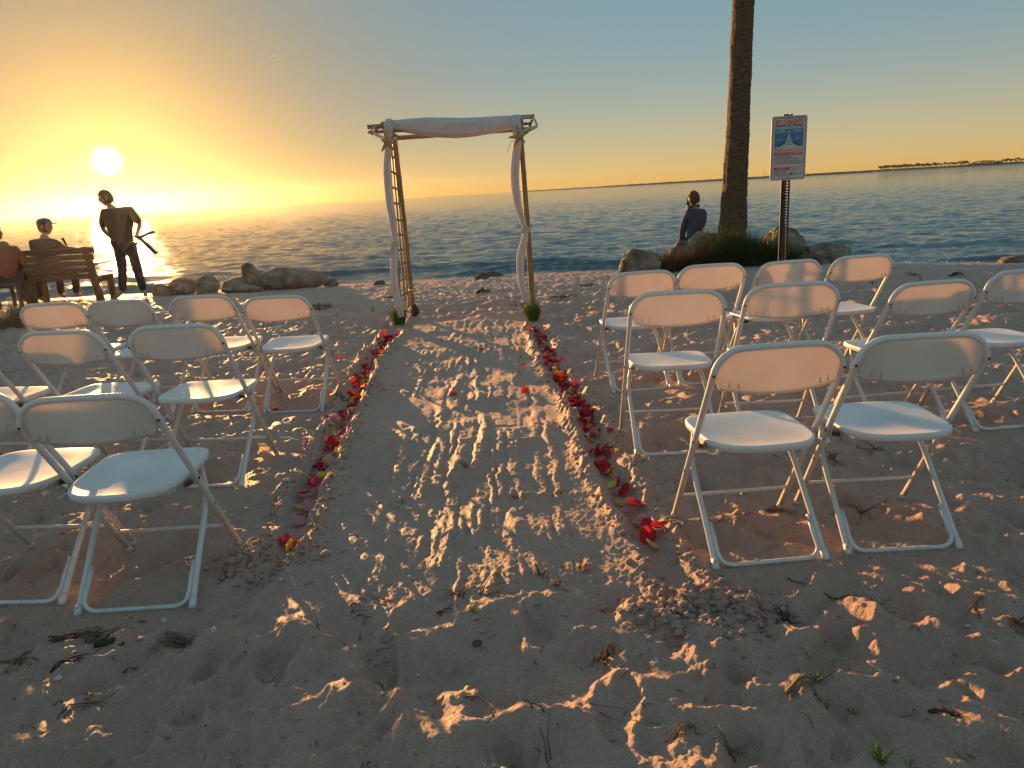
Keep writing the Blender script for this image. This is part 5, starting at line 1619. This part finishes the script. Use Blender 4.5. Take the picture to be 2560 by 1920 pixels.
# the few at the near ends are placed one by one
def pp(u, v, size, c_, label, lift=.006, tilt=.4, group=None):
    p = on_ground(u, v); return put_petal(p.x, p.y, size, c_, label, group, lift=lift, tilt=tilt)
kx = 560 / 1408
def pl(x, y): return (640 + x * kx, 800 + y * kx)
pp(*pl(185, 1372), .062, 'crimson', 'crimson petal on top of the nearest heap in the left trench', .018)
pp(*pl(200, 1412), .066, 'yellow', 'large yellow petal of the nearest heap in the left trench', .016)
pp(*pl(245, 1385), .052, 'deep red', 'red petal tucked behind the large yellow one, left trench', .008)
pp(*pl(128, 1490), .046, 'yellow', 'lone pale yellow petal nearest the camera in the left trench', .004)
pp(*pl(262, 1245), .062, 'pink', 'pale pink petal just beyond the nearest gap in the left trench', .018)
pp(*pl(290, 1200), .05, 'crimson', 'crimson petal leaning on the pale pink one, left trench', .012)
pp(*pl(330, 1150), .05, 'pink', 'mauve pink petal beside the dark heap in the left trench', .014)
pp(*pl(275, 1150), .05, 'yellow', 'yellow petal at the left of the dark heap, left trench', .01)
pp(*pl(310, 1085), .078, 'crimson', 'largest magenta petal of the dark heap in the left trench', .028)
pp(*pl(390, 1035), .06, 'crimson', 'crimson petal at the right of the dark heap in the left trench', .022)
pp(*pl(335, 1010), .055, 'deep red', 'red petal at the back of the dark heap in the left trench', .014)
pp(*pl(420, 985), .056, 'yellow', 'bright yellow petal behind the dark heap in the left trench', .014)
pp(*pl(420, 925), .06, 'pink', 'lilac pink petal behind the bright yellow one, left trench', .018)
pp(*pl(460, 880), .062, 'cream', 'peach coloured petal behind the lilac one, left trench', .022)
kr = 480 / 1021
def pr(x, y): return (1280 + x * kr, 780 + y * kr)
pp(*pr(742, 1222), .062, 'cream', 'cream petal nearest the camera in the right trench', .012)
pp(*pr(718, 1180), .060, 'deep red', 'red petal behind the cream one at the near end, right trench', .014)
pp(*pr(785, 1165), .066, 'deep red', 'broad bright red petal at the right of the near heap, right trench', .020)
pp(*pr(770, 1175), .045, 'cream', 'small peach petal on the broad bright red one, right trench', .034)
pp(*pr(725, 1125), .058, 'crimson', 'dark crimson petal over the near heap of the right trench', .018)
pp(*pr(692, 1103), .058, 'pink', 'lilac petal standing up in the near part of the right trench', .022)
pp(*pr(660, 1098), .042, 'yellow', 'small yellow petal left of the lilac one, right trench', .010)
pp(*pr(652, 1025), .076, 'crimson', 'largest crimson petal of the right trench', .026)
pp(*pr(600, 1042), .052, 'pink', 'mauve petal left of the largest crimson one, right trench', .012)
pp(*pr(622, 990), .050, 'yellow', 'yellow petal behind the largest crimson one, right trench', .016)
pp(*pr(570, 998), .046, 'yellow', 'yellow petal at the aisle side of the right trench, second heap', .010)
pp(*pr(602, 938), .060, 'deep red', 'deep red petal of the third heap in the right trench', .020)
pp(*pr(562, 938), .050, 'pink', 'pale pink petal of the third heap in the right trench', .016)
pp(*pr(530, 905), .045, 'yellow', 'yellow petal under the twig in the right trench', .012)
pp(*pr(555, 888), .055, 'crimson', 'dark crimson petal at the back of the third heap, right trench', .012)
LY, RY = float(TL[0, 1]), float(TR[0, 1])
fill_trench(TL, 'left', 122, on_ground(*pl(450, 960)).y, [])
fill_trench(TR, 'right', 132, on_ground(*pr(520, 850)).y, [])
ORD = 'first second third fourth fifth sixth seventh eighth ninth tenth eleventh twelfth thirteenth fourteenth fifteenth sixteenth seventeenth eighteenth nineteenth twentieth'.split()
by_group = {}
for o in [o for o in COL.objects if o.name.startswith('rose_petal') and o.get('group') and 'stretch' in o['group'] and 'far' not in o['group']]:
    by_group.setdefault(o['group'], []).append(o)
for g_, os_ in by_group.items():
    os_.sort(key=lambda o: o.location.y)
    side = 'left' if 'left' in g_ else 'right'
    for i, o in enumerate(os_):
        off = o.location.x - float(trench_x(TL if side == 'left' else TR, o.location.y))
        off = off if side == 'left' else -off
        w = 'towards the aisle' if off > .012 else ('towards the chairs' if off < -.012 else 'in mid trench')
        if i < len(ORD): o['label'] = f"{ORD[i]} {o['label'].split(' rose')[0]} petal of the {'near' if 'near' in g_ else 'middle'} stretch of the {side} trench, {w}"
# the smallest ones farther up the rows, too many to pick apart
m = MB(); cols_ = list(PETAL)
for T, side, n in ((TL, 'left', 130), (TR, 'right', 150)):
    for _ in range(n):
        t = PG.random(); y = 3.4 + (T[-1, 1] - 3.42) * t ** .8
        x = float(trench_x(T, y)) + PG.gauss(0, .036); size = PG.uniform(.026, .044)
        src = PG.choice(PM); M_ = Matrix.Translation((x, y, sz(x, y) + .006 + abs(PG.gauss(0, .014)))) @ Matrix.Rotation(PG.uniform(0, 6.28), 4, 'Z') @ Matrix.Rotation(PG.gauss(0, .6), 4, 'X') @ Matrix.Rotation(PG.gauss(0, .6), 4, 'Y') @ Matrix.Scale(size, 4)
        m.add([M_ @ v.co for v in src.vertices], [tuple(p.vertices) for p in src.polygons], cols_.index(colour_for(side, t)))
tag(m.build('petal_scatter', [PETAL[c_] for c_ in cols_]), 'smallest mixed rose petals strewn among the others in both trenches', kind='stuff')
# strays
for u, v, s_, c_, lab in [(1134, 986, .05, 'crimson', 'crimson petal lying alone on the left half of the aisle'), (1313, 979, .055, 'deep red', 'red petal with a pale edge lying on the right half of the aisle'),
                          (1310, 915, .048, 'deep red', 'red petal on the aisle near the right trench, middle distance'), (1204, 874, .042, 'deep red', 'small dark petal on the aisle farther from the camera'),
                          (1039, 858, .045, 'deep red', 'red petal on the aisle just right of the left trench end'), (850, 901, .05, 'deep red', 'red petal lying left of the left trench, beside the chairs'),
                          (688, 1014, .05, 'deep red', 'red petal on the sand behind the foot of the far left chair'), (768, 907, .036, 'deep red', 'small faded petal under the far left aisle chair'),
                          (818, 1042, .035, 'deep red', 'small round red petal just left of the left trench'), (862, 968, .045, 'deep red', 'red petal at the front foot of the far left aisle chair'),
                          (662, 1130, .058, 'cream', 'peach petal on the sand beside the middle left chair'), (766, 1120, .045, 'pink', 'pale pink petal left of the left trench, near a red one'),
                          (775, 1118, .035, 'deep red', 'small red petal beside the pale pink one left of the trench'), (972, 729, .045, 'deep red', 'red petal on the sand behind the left drape'),
                          (691, 829, .035, 'deep red', 'tiny red petal on the sand beyond the far left seat'), (1216, 797, .04, 'cream', 'pale petal on the aisle under the arch')]:
    pp(u, v, s_, c_, lab, .005, .3)

# ================================================================== clods, twigs, weed, shells, sprigs
CG = np.random.default_rng(31)
m = MB()
def clod(x, y, r):
    ph_ = CG.uniform(0, 6)
    m.ball((x, y, sz(x, y) + r * .25), (r * CG.uniform(.8, 1.2), r * CG.uniform(.8, 1.2), r * CG.uniform(.6, .9)), 6, 5, fn=lambda d: 1 + .22 * math.sin(d.x * 5 + ph_) * math.cos(d.y * 6 + d.z * 4 + ph_))
for T in (TL, TR):
    for _ in range(620):
        y = T[0, 1] + (T[-1, 1] - T[0, 1]) * CG.random() ** 1.5; s_ = 1 if CG.random() < .5 else -1
        x = float(trench_x(T, y)) + s_ * abs(CG.normal(.105, .028)); clod(x, y, float(np.clip(CG.lognormal(-5.15, .45), .002, .017)))
for _ in range(620):
    x = hx + CG.normal(.0, .12); y = hy + CG.normal(-.03, .07); clod(x, y, float(np.clip(CG.lognormal(-5.0, .5), .002, .018)))
for _ in range(260):
    x = TL[0, 0] - .1 + CG.normal(0, .12); y = TL[0, 1] + CG.normal(0, .07); clod(x, y, float(np.clip(CG.lognormal(-5.1, .5), .002, .018)))
tag(m.build('sand_clods', M_sand), 'crumbs of damp sand along the petal trenches', kind='stuff')

def twig(m, p, ang, L, r, wig, g_, depth=0, rise=.01):
    n = max(5, int(L / .02)); path = []; x, y = p; a = ang
    for i in range(n):
        t = i / (n - 1)
        path.append((x, y, sz(x, y) + r * .6 + rise * math.sin(t * math.pi) * (1 if i else 0)))
        a += g_.gauss(0, wig); x += math.cos(a) * L / n; y += math.sin(a) * L / n
        if depth < 2 and g_.random() < .16 and 0 < i < n - 2:
            twig(m, (x, y), a + g_.choice((-1, 1)) * g_.uniform(.4, 1.2), L * g_.uniform(.2, .45), r * .6, wig, g_, depth + 1, rise * .8)
    m.tube(path, [r * (1 - .75 * i / (n - 1)) for i in range(n)], 5)
def root_thing(name, label, pix, L, r, n, seed, mat_=M_root, wig=.22, rise=.012, ang=None, group=None, spread=math.pi, cat='twig'):
    g_ = random.Random(seed); p = on_ground(*pix); m = MB()
    for i in range(n):
        a = (ang if ang is not None else g_.uniform(0, 6.28)) + g_.uniform(-spread, spread) * (i > 0)
        twig(m, (p.x + g_.gauss(0, .012) * (i > 0), p.y + g_.gauss(0, .012) * (i > 0)), a, L * g_.uniform(.55, 1.05), r * g_.uniform(.6, 1), wig, g_, 0, rise * g_.uniform(.4, 1.3))
    # measure from the thing's own foot
    z0 = sz(p.x, p.y)
    m.v = [(v[0] - p.x, v[1] - p.y, v[2] - z0) for v in m.v]
    o = m.build(name, mat_); o.location = (p.x, p.y, z0)
    return tag(o, label, cat, group)
def q4(x, y): return (860 + x * 860 / 2212, 1400 + y * 860 / 2212)
def q5(x, y): return (1700 + x * 860 / 2212, 1360 + y * 860 / 2212)
def q3(x, y): return (0 + x * 860 / 2212, 1500 + y * 860 / 2212)
rt = root_thing
rt('root_tangle', 'long reddish root trailing across the near end of the aisle', q4(900, 235), .22, .0026, 4, 1, ang=.5, spread=.5)
rt('root_tangle', 'bushy tangle of red roots left of the long aisle root', q4(740, 225), .10, .0018, 12, 2, rise=.025)
rt('root_tangle', 'red root fork at the right end of the long aisle root', q4(1275, 110), .07, .0024, 6, 3, rise=.03)
rt('root_tangle', 'dry root clump at the right side of the near aisle end', q4(1520, 60), .07, .0022, 8, 4, rise=.03)
rt('root_tangle', 'dark twig bits just right of the long aisle root', q4(1385, 165), .055, .002, 6, 5, M_bark)
rt('root_tangle', 'root scraps on the lit sand left of the aisle end', q4(280, 255), .08, .0018, 7, 6)
rt('root_tangle', 'half buried brown root below the aisle end', q4(600, 310), .09, .0036, 4, 7, ang=.1, spread=.5)
rt('root_tangle', 'dark weed strands at the left below the aisle', q4(60, 345), .07, .0022, 6, 8, M_bark, spread=.7, ang=.0)
rt('twig', 'thin forked dark twig in the shaded foreground', q4(230, 510), .075, .0015, 3, 9, M_bark, ang=.5, spread=.5)
rt('twig', 'dark curved twig beside the round stone in the foreground', q4(870, 515), .05, .0016, 1, 10, M_bark, ang=.4)
rt('twig', 'red twig standing on a sunlit ridge at the left foreground', q4(240, 720), .07, .0015, 3, 11, ang=-1.6, spread=.4, rise=.02)
rt('twig', 'stout reddish twig lying under a ridge in the centre foreground', q4(820, 895), .085, .0036, 2, 12, ang=.35, spread=.2)
rt('twig', 'thin drooping twig below the stout reddish one', q4(1005, 960), .05, .002, 2, 13, ang=1.2, spread=.3)
rt('twig', 'small hooked twig in the left centre foreground', q4(575, 890), .03, .0014, 1, 14, M_bark, wig=.5)
rt('twig', 'long dark root running towards the bottom edge of the photo', q4(1320, 1260), .22, .0024, 2, 15, ang=1.65, spread=.12, wig=.14)
rt('twig', 'dark root bending into the top of the long bottom root', q4(1290, 1000), .07, .003, 2, 16, M_bark, ang=2.5, spread=.3)
rt('twig', 'faint buried root at the right of the foreground centre', q4(1640, 960), .12, .0016, 2, 17, M_bark, ang=-.5, spread=.2)
rt('twig', 'pale straw piece on the dark sand, foreground right of centre', q4(1800, 955), .028, .0018, 1, 18, M_drygrass, ang=-.7, wig=.05)
rt('root_tangle', 'branching roots at the bottom edge right of centre', q4(2120, 1170), .12, .002, 6, 19, M_root, ang=.2, spread=1.0, rise=.02)
rt('root_nest', 'round nest of brown roots in the foreground beside a white shell', q4(1680, 610), .055, .0022, 26, 20, rise=.035, wig=.45)
rt('root_tangle', 'dark root cluster on shaded sand below the right chairs', q5(680, 450), .085, .0034, 9, 21, M_bark, rise=.02)
rt('twig', 'straight dark stick slanting down from the right chairs', q5(690, 205), .11, .0034, 1, 22, M_bark, ang=-.95, wig=.06)
rt('twig', 'long curved brown twig below the second right chair', q5(930, 290), .20, .0030, 2, 23, M_root, ang=-.35, spread=.12, wig=.09)
rt('driftwood', 'split driftwood branch with grass sprigs, right foreground', q5(710, 1030), .20, .0085, 2, 24, M_driftwood, ang=.42, spread=.06, wig=.05, rise=.014, cat='driftwood')
rt('root_tangle', 'curling dark root half buried in the hollow at the right foreground', q5(1600, 1060), .13, .0040, 4, 25, M_bark, ang=-.9, spread=.4)
rt('root_tangle', 'sunlit roots at the right edge of the photo', q5(2150, 520), .11, .0028, 8, 26, ang=-.5, spread=1.2, rise=.02)
rt('root_tangle', 'upright red root behind the sunlit patch at the right', q5(1895, 450), .055, .003, 4, 27, rise=.03, ang=1.5, spread=.6)
rt('twig', 'thin twig lying on the sunlit slope, upper right foreground', q5(1480, 580), .05, .0014, 2, 28, ang=.0, spread=.2)
rt('twig', 'reddish twig pair at the lower centre right', q5(800, 1130), .06, .0018, 2, 29, ang=-1.0, spread=.3)
rt('root_tangle', 'loop of dry roots at the bottom edge, centre right', q5(330, 1330), .10, .0022, 7, 30, M_driftwood, rise=.02)
rt('weed_trail', 'long trail of dried weed below the nearest left chairs', q3(330, 240), .26, .0036, 8, 31, M_weed, ang=.35, spread=.4, cat='dried weed')
rt('weed_trail', 'dark weed tangle at the left edge of the foreground', q3(110, 390), .10, .0036, 9, 32, M_weed, cat='dried weed')
rt('weed_trail', 'weed trail leading to the bark piece', q3(560, 250), .15, .003, 9, 33, M_weed, ang=.6, spread=.7, cat='dried weed')
rt('weed_trail', 'dark weed strand running down from the bark piece', q3(400, 400), .10, .0036, 5, 34, M_bark, ang=.7, spread=.4, cat='dried weed')
rt('root_fan', 'fan of fine brown roots lying right of the bark piece', q3(1190, 240), .13, .0020, 30, 35, M_driftwood, ang=3.5, spread=.55, rise=.02, cat='roots')
rt('twig', 'thin dark twig under the fan of roots', q3(1230, 290), .07, .0018, 1, 36, M_bark, ang=-2.1)
rt('twig', 'flat orange brown splinter below the fan of roots', q3(780, 400), .058, .0040, 1, 37, M_driftwood, ang=.12, wig=.03, cat='splinter')
rt('twig', 'forked reddish twig in the shade at the lower left', q3(560, 680), .085, .0020, 5, 38, M_root, ang=.9, spread=1.4)
rt('twig', 'dark root running down to the lower left corner', q3(420, 800), .12, .0028, 3, 39, M_weed, ang=1.0, spread=.3)
rt('twig', 'small dark stem lying flat at the lower left', q3(350, 700), .045, .0024, 1, 40, M_weed, ang=.5)
rt('root_tangle', 'brown root star seen through the legs of the second right chair', (1980 + 540 * .3858, 800 + 850 * .3858), .11, .0030, 7, 41, M_bark)
rt('root_tangle', 'red roots on the sand between the two nearest right chairs', (1980 + 250 * .3858, 800 + 920 * .3858), .10, .0028, 10, 42)
rt('root_tangle', 'dry roots between the legs of the nearest right aisle chair', (1640 + 720 * .3858, 820 + 1190 * .3858), .17, .0026, 7, 43, M_root, ang=-.2, spread=.9)
rt('root_tangle', 'root scraps under the seat of the second right chair', (1980 + 460 * .3858, 800 + 1200 * .3858), .11, .0026, 8, 44)
rt('twig', 'reddish stick lying across the sand under the nearest right aisle chair', (1640 + 380 * .3858, 820 + 1285 * .3858), .19, .0026, 2, 45, M_root, ang=.15, spread=.1, wig=.08)
rt('root_tangle', 'thin roots on the middle of the aisle', (1290, 1240), .09, .0018, 9, 46, M_driftwood, rise=.02)
rt('root_tangle', 'root tuft in the aisle left of its middle', (1170, 1165), .12, .0018, 6, 47, M_root, rise=.02)
rt('root_tangle', 'small root scrap on the right of the aisle', (1404, 1228), .04, .002, 6, 48, M_root)
rt('root_tangle', 'tiny root pair on the left of the aisle', (1002, 1253), .04, .0018, 4, 49, M_bark)
rt('weed_patch', 'brown crumbly weed patch beside the far left aisle chair', (800 + 60, 1000), .10, .003, 16, 50, M_weed, cat='dried weed')
rt('weed_patch', 'dark weed strewn on the sand behind the right arch leg', (1420, 745), .34, .006, 14, 51, M_weed, cat='dried weed')
rt('weed_patch', 'long dark weed line on the open sand right of the arch', (1450, 715), .34, .007, 6, 52, M_weed, ang=.08, spread=.15, cat='dried weed')
rt('weed_patch', 'dark branch lying on the sand seen through the arch', (1190, 731), .24, .010, 7, 53, M_bark, ang=-.1, spread=.5, rise=.04, cat='branch')
rt('weed_patch', 'weed strip on the sand behind the left drape', (960, 745), .30, .007, 6, 54, M_weed, ang=.1, spread=.2, cat='dried weed')
rt('weed_patch', 'dark weed on the bare sand beyond the outer right chair', (2375, 692), .22, .008, 9, 55, M_bark, ang=.0, spread=.4, rise=.03, cat='dried weed')
rt('weed_patch', 'weed scraps left of the dark weed beyond the outer right chair', (2280, 690), .16, .005, 8, 56, M_weed, cat='dried weed')
rt('weed_patch', 'brown litter by the left foot of the right arch leg', (1300, 765), .26, .004, 12, 57, M_weed, cat='dried weed')
rt('twig', 'short dark stick on the sand between the far right chairs', (1805, 853), .12, .004, 1, 58, M_bark, ang=.3)
rt('twig', 'pale bent twig standing behind the outer right chair', (2325, 815), .10, .003, 2, 59, M_driftwood, ang=2.2, spread=.3, rise=.03)
rt('twig', 'dry stick across the right trench over its petals', pr(515, 888), .07, .0022, 1, 60, M_driftwood, ang=.6, wig=.05, rise=.02)
# bark piece
p = on_ground(*q3(690, 255)); m = MB()
for i in range(7):
    y = -.011 + .0036 * i
    m.box((g_x := R.gauss(0, .004), y, .006 + .003 * math.cos(y * 140)), (.075 + R.uniform(-.012, .006), .0034, .010), None)
o = m.build('bark_piece', M_bark, None, False); o.location = (p.x, p.y, sz(p.x, p.y)); o.rotation_euler = (.1, 0, .42)
tag(o, 'dark ridged piece of bark lying below the nearest left chair', 'bark')
p = on_ground(*q3(783, 290)); m = MB(); m.box((0, 0, .003), (.018, .006, .005)); m.box((.004, .001, .006), (.010, .004, .003))
o = m.build('bark_chip', M_bark, None, False); o.location = (p.x, p.y, sz(p.x, p.y)); o.rotation_euler = (0, 0, .4)
tag(o, 'tiny dark bark chip right of the ridged bark piece', 'bark')
# shells and pebbles
def pebble(pix, r, flat_, mat_, label, seed, cat='shell', name='seashell'):
    p = on_ground(*pix); m = MB()
    m.ball((0, 0, 0), (r, r * .72, r * flat_), 12, 8, fn=lambda d: 1 + .07 * math.sin(d.x * 4 + seed) * math.cos(d.y * 5 + seed))
    o = m.build(name, mat_); o.location = (p.x, p.y, sz(p.x, p.y) + r * flat_ * .5); o.rotation_euler = (.2, .15, seed * 1.3)
    return tag(o, label, cat)
def clam(pix, r, label, seed):
    p = on_ground(*pix); m = MB(); pts = []
    for j in range(7):
        t = j / 6
        for k in range(17):
            a = math.radians(-115 + 230 * k / 16)
            pts.append((r * t * math.sin(a), r * t * math.cos(a) * .9, r * .45 * (1 - t * t) + .04 * r * math.cos(k * math.pi) * t))
    m.grid(pts, 17, 7)
    o = m.build('seashell', M_shell); o.location = (p.x, p.y, sz(p.x, p.y) + .002); o.rotation_euler = (.25, .1, seed)
    return tag(o, label, 'shell')
clam(q4(1775, 685), .012, 'small white clam shell beside the round root nest', 1)
clam(q4(2010, 660), .008, 'tiny grey shell right of the green sprout', 2)
clam(q4(470, 648), .007, 'tiny shell in the shaded left foreground', 3)
clam(q4(955, 1295), .008, 'small shell at the bottom edge of the photo', 4)
clam(q3(1370, 205), .016, 'flat tan shell below the nearest left chair', 5)
pebble(q3(380, 520), .014, .55, M_shell, 'smooth oval shell alone at the lower left', 6)
clam(q3(480, 335), .010, 'pale shell fragment under the weed trail', 7)
clam(q5(258, 580), .009, 'small upright shell left of the dark root cluster', 8)
clam(q5(1850, 520), .009, 'whitish shell in the sunlit patch at the right', 9)
pebble(q4(850, 475), .016, .75, M_rock_dark, 'dark round stone with a pale face in the foreground', 10, 'stone', 'pebble')
pebble(pr(660, 948), .018, .7, M_sand, 'round lump of sand right of the petals in the right trench', 11, 'sand lump', 'sand_lump')
pebble(pr(665, 808), .016, .8, M_sand, 'round lump of sand by the rear foot of the middle right aisle chair', 12, 'sand lump', 'sand_lump')
# fallen pale leaves
def leaf(pix, L, mat_, label, seed):
    p = on_ground(*pix); m = MB(); pts = []
    for j in range(6):
        t = j / 5
        for i in range(5):
            s_ = -1 + i / 2; w = .28 * L * math.sin(math.pi * min(1, t * .92 + .06))
            pts.append((s_ * w, L * (t - .5), .25 * L * s_ * s_ * .5 + .2 * L * (t - .5) ** 2))
    m.grid(pts, 5, 6); o = m.build('leaf', mat_); o.location = (p.x, p.y, sz(p.x, p.y) + .003); o.rotation_euler = (.2, .1, seed)
    return tag(o, label, 'leaf')
leaf(q3(1055, 138), .030, M_shell, 'pale folded leaf below the nearest left chair', .6)
leaf(q3(910, 140), .026, M_weed, 'brown curled leaf left of the pale folded one', 2.0)
# green sprigs
M_sprig = simple('fresh_green', (0.10, 0.20, 0.015), (0.16, 0.26, 0.03), 0.5, 30, translucent=.35)
def sprig(pix, n, h, label, seed, width=.0032):
    p = on_ground(*pix); o = tuft('grass_sprig', n, h, h * .7, seed, M_sprig, width, .5, .006); o.location = (p.x, p.y, sz(p.x, p.y))
    return tag(o, label, 'grass')
sprig(q5(880, 900), 10, .055, 'green sprig standing above the driftwood branch', 1)
sprig(q5(930, 1010), 12, .035, 'green sprig sprouting through the driftwood branch', 2)
sprig(q5(1105, 1030), 9, .035, 'yellowish sprig right of the driftwood branch', 3)
sprig(q5(1290, 1400), 12, .08, 'tallest green sprout at the bottom edge, right', 4, .005)
sprig(q5(1480, 1410), 8, .035, 'yellow green sprig right of the tallest sprout', 5)
sprig(q4(1960, 700), 5, .04, 'bright green sprout right of the round root nest', 6, .0045)
sprig(q4(830, 330), 12, .06, 'green sprig under the long root at the aisle end', 7)
sprig((1640 + 530 * .3858, 820 + 1110 * .3858), 10, .05, 'green sprig between the legs of the nearest right aisle chair', 8)
sprig((1640 + 115 * .3858, 820 + 1068 * .3858), 7, .025, 'tiny green sprig left of the nearest right aisle chair', 9)
sprig(pr(855, 960), 6, .025, 'tiny yellow green sprig right of the right trench', 10)
sprig((1000, 1150), 10, .04, 'small green sprig on the left of the aisle', 11)
for i, (u, v, h) in enumerate([(1660, 1012, .06), (1650, 790, .07), (2130, 708, .16), (2215, 700, .20), (2180, 712, .10), (2300, 703, .10), (930, 772, .12), (842, 795, .10), (1105, 850, .06), (1300, 890, .05)]):
    sprig((u, v), 12, h, ['green sprig behind the middle right aisle chair', 'green sprig beside the far right aisle chair', 'green sprout behind the outer far right chair', 'tallest sprout beyond the outer far right chair', 'low sprout between those beyond the outer far right chair', 'sprout on the bare shore sand at the right', 'thin sprout on the sand left of the left drape', 'low sprout left of the left arch leg', 'sprig on the aisle near its left end', 'sprig at the aisle side of the right trench'][i], 40 + i)
# scattered crumbs of weed and shell
m = MB()
for _ in range(1500):
    y = 1.3 + 11 * CG.random() ** 1.6; x = CG.uniform(-1, 1) * (.75 * y + .5)
    L = CG.uniform(.004, .022) * (1 + y * .12); a = CG.uniform(0, 6.28); w = CG.uniform(.0008, .0022) * (1 + y * .1); z = sz(x, y)
    d = Vector((math.cos(a), math.sin(a), CG.normal(0, .2))) * L; s_ = Vector((-math.sin(a), math.cos(a), 0)) * w; c_ = Vector((x, y, z + .0025))
    m.add([c_ - d - s_, c_ - d + s_, c_ + Vector((0, 0, .002)) + s_ + d * .1, c_ + d, c_ + Vector((0, 0, .002)) - s_ + d * .1], [(0, 1, 2, 4), (4, 2, 3)])
tag(m.build('weed_crumbs', M_weed, None, False), 'fine crumbs of dried weed scattered over the sand', kind='stuff')
m = MB()
for _ in range(900):
    y = 1.3 + 5 * CG.random() ** 1.8; x = CG.uniform(-1, 1) * (.75 * y + .5); r = CG.uniform(.0012, .0036)
    m.ball((x, y, sz(x, y) + r * .3), (r, r * CG.uniform(.5, 1), r * .5), 5, 4)
tag(m.build('shell_bits', M_shell), 'tiny pale shell fragments scattered over the sand', kind='stuff')
# ------------------------------------------------------------------ thin haze volume added for the veil of glare round the low sun
M_haze = bpy.data.materials.new('glare_haze'); M_haze.use_nodes = True
nt = M_haze.node_tree; nt.nodes.clear()
v_ = nt.nodes.new('ShaderNodeVolumePrincipled'); mo = nt.nodes.new('ShaderNodeOutputMaterial')
v_.inputs['Color'].default_value = (0.95, 0.95, 0.95, 1)
v_.inputs['Density'].default_value = HAZE_DENSITY
v_.inputs['Anisotropy'].default_value = HAZE_ANISO
nt.links.new(v_.outputs[0], mo.inputs['Volume'])
m = MB(); m.box((0, 240, 3.9), (6000, 620, 13.4))
hz = m.build('haze', M_haze, None, False)
tag(hz, 'thin haze added for the glare round the sun', kind='stuff')
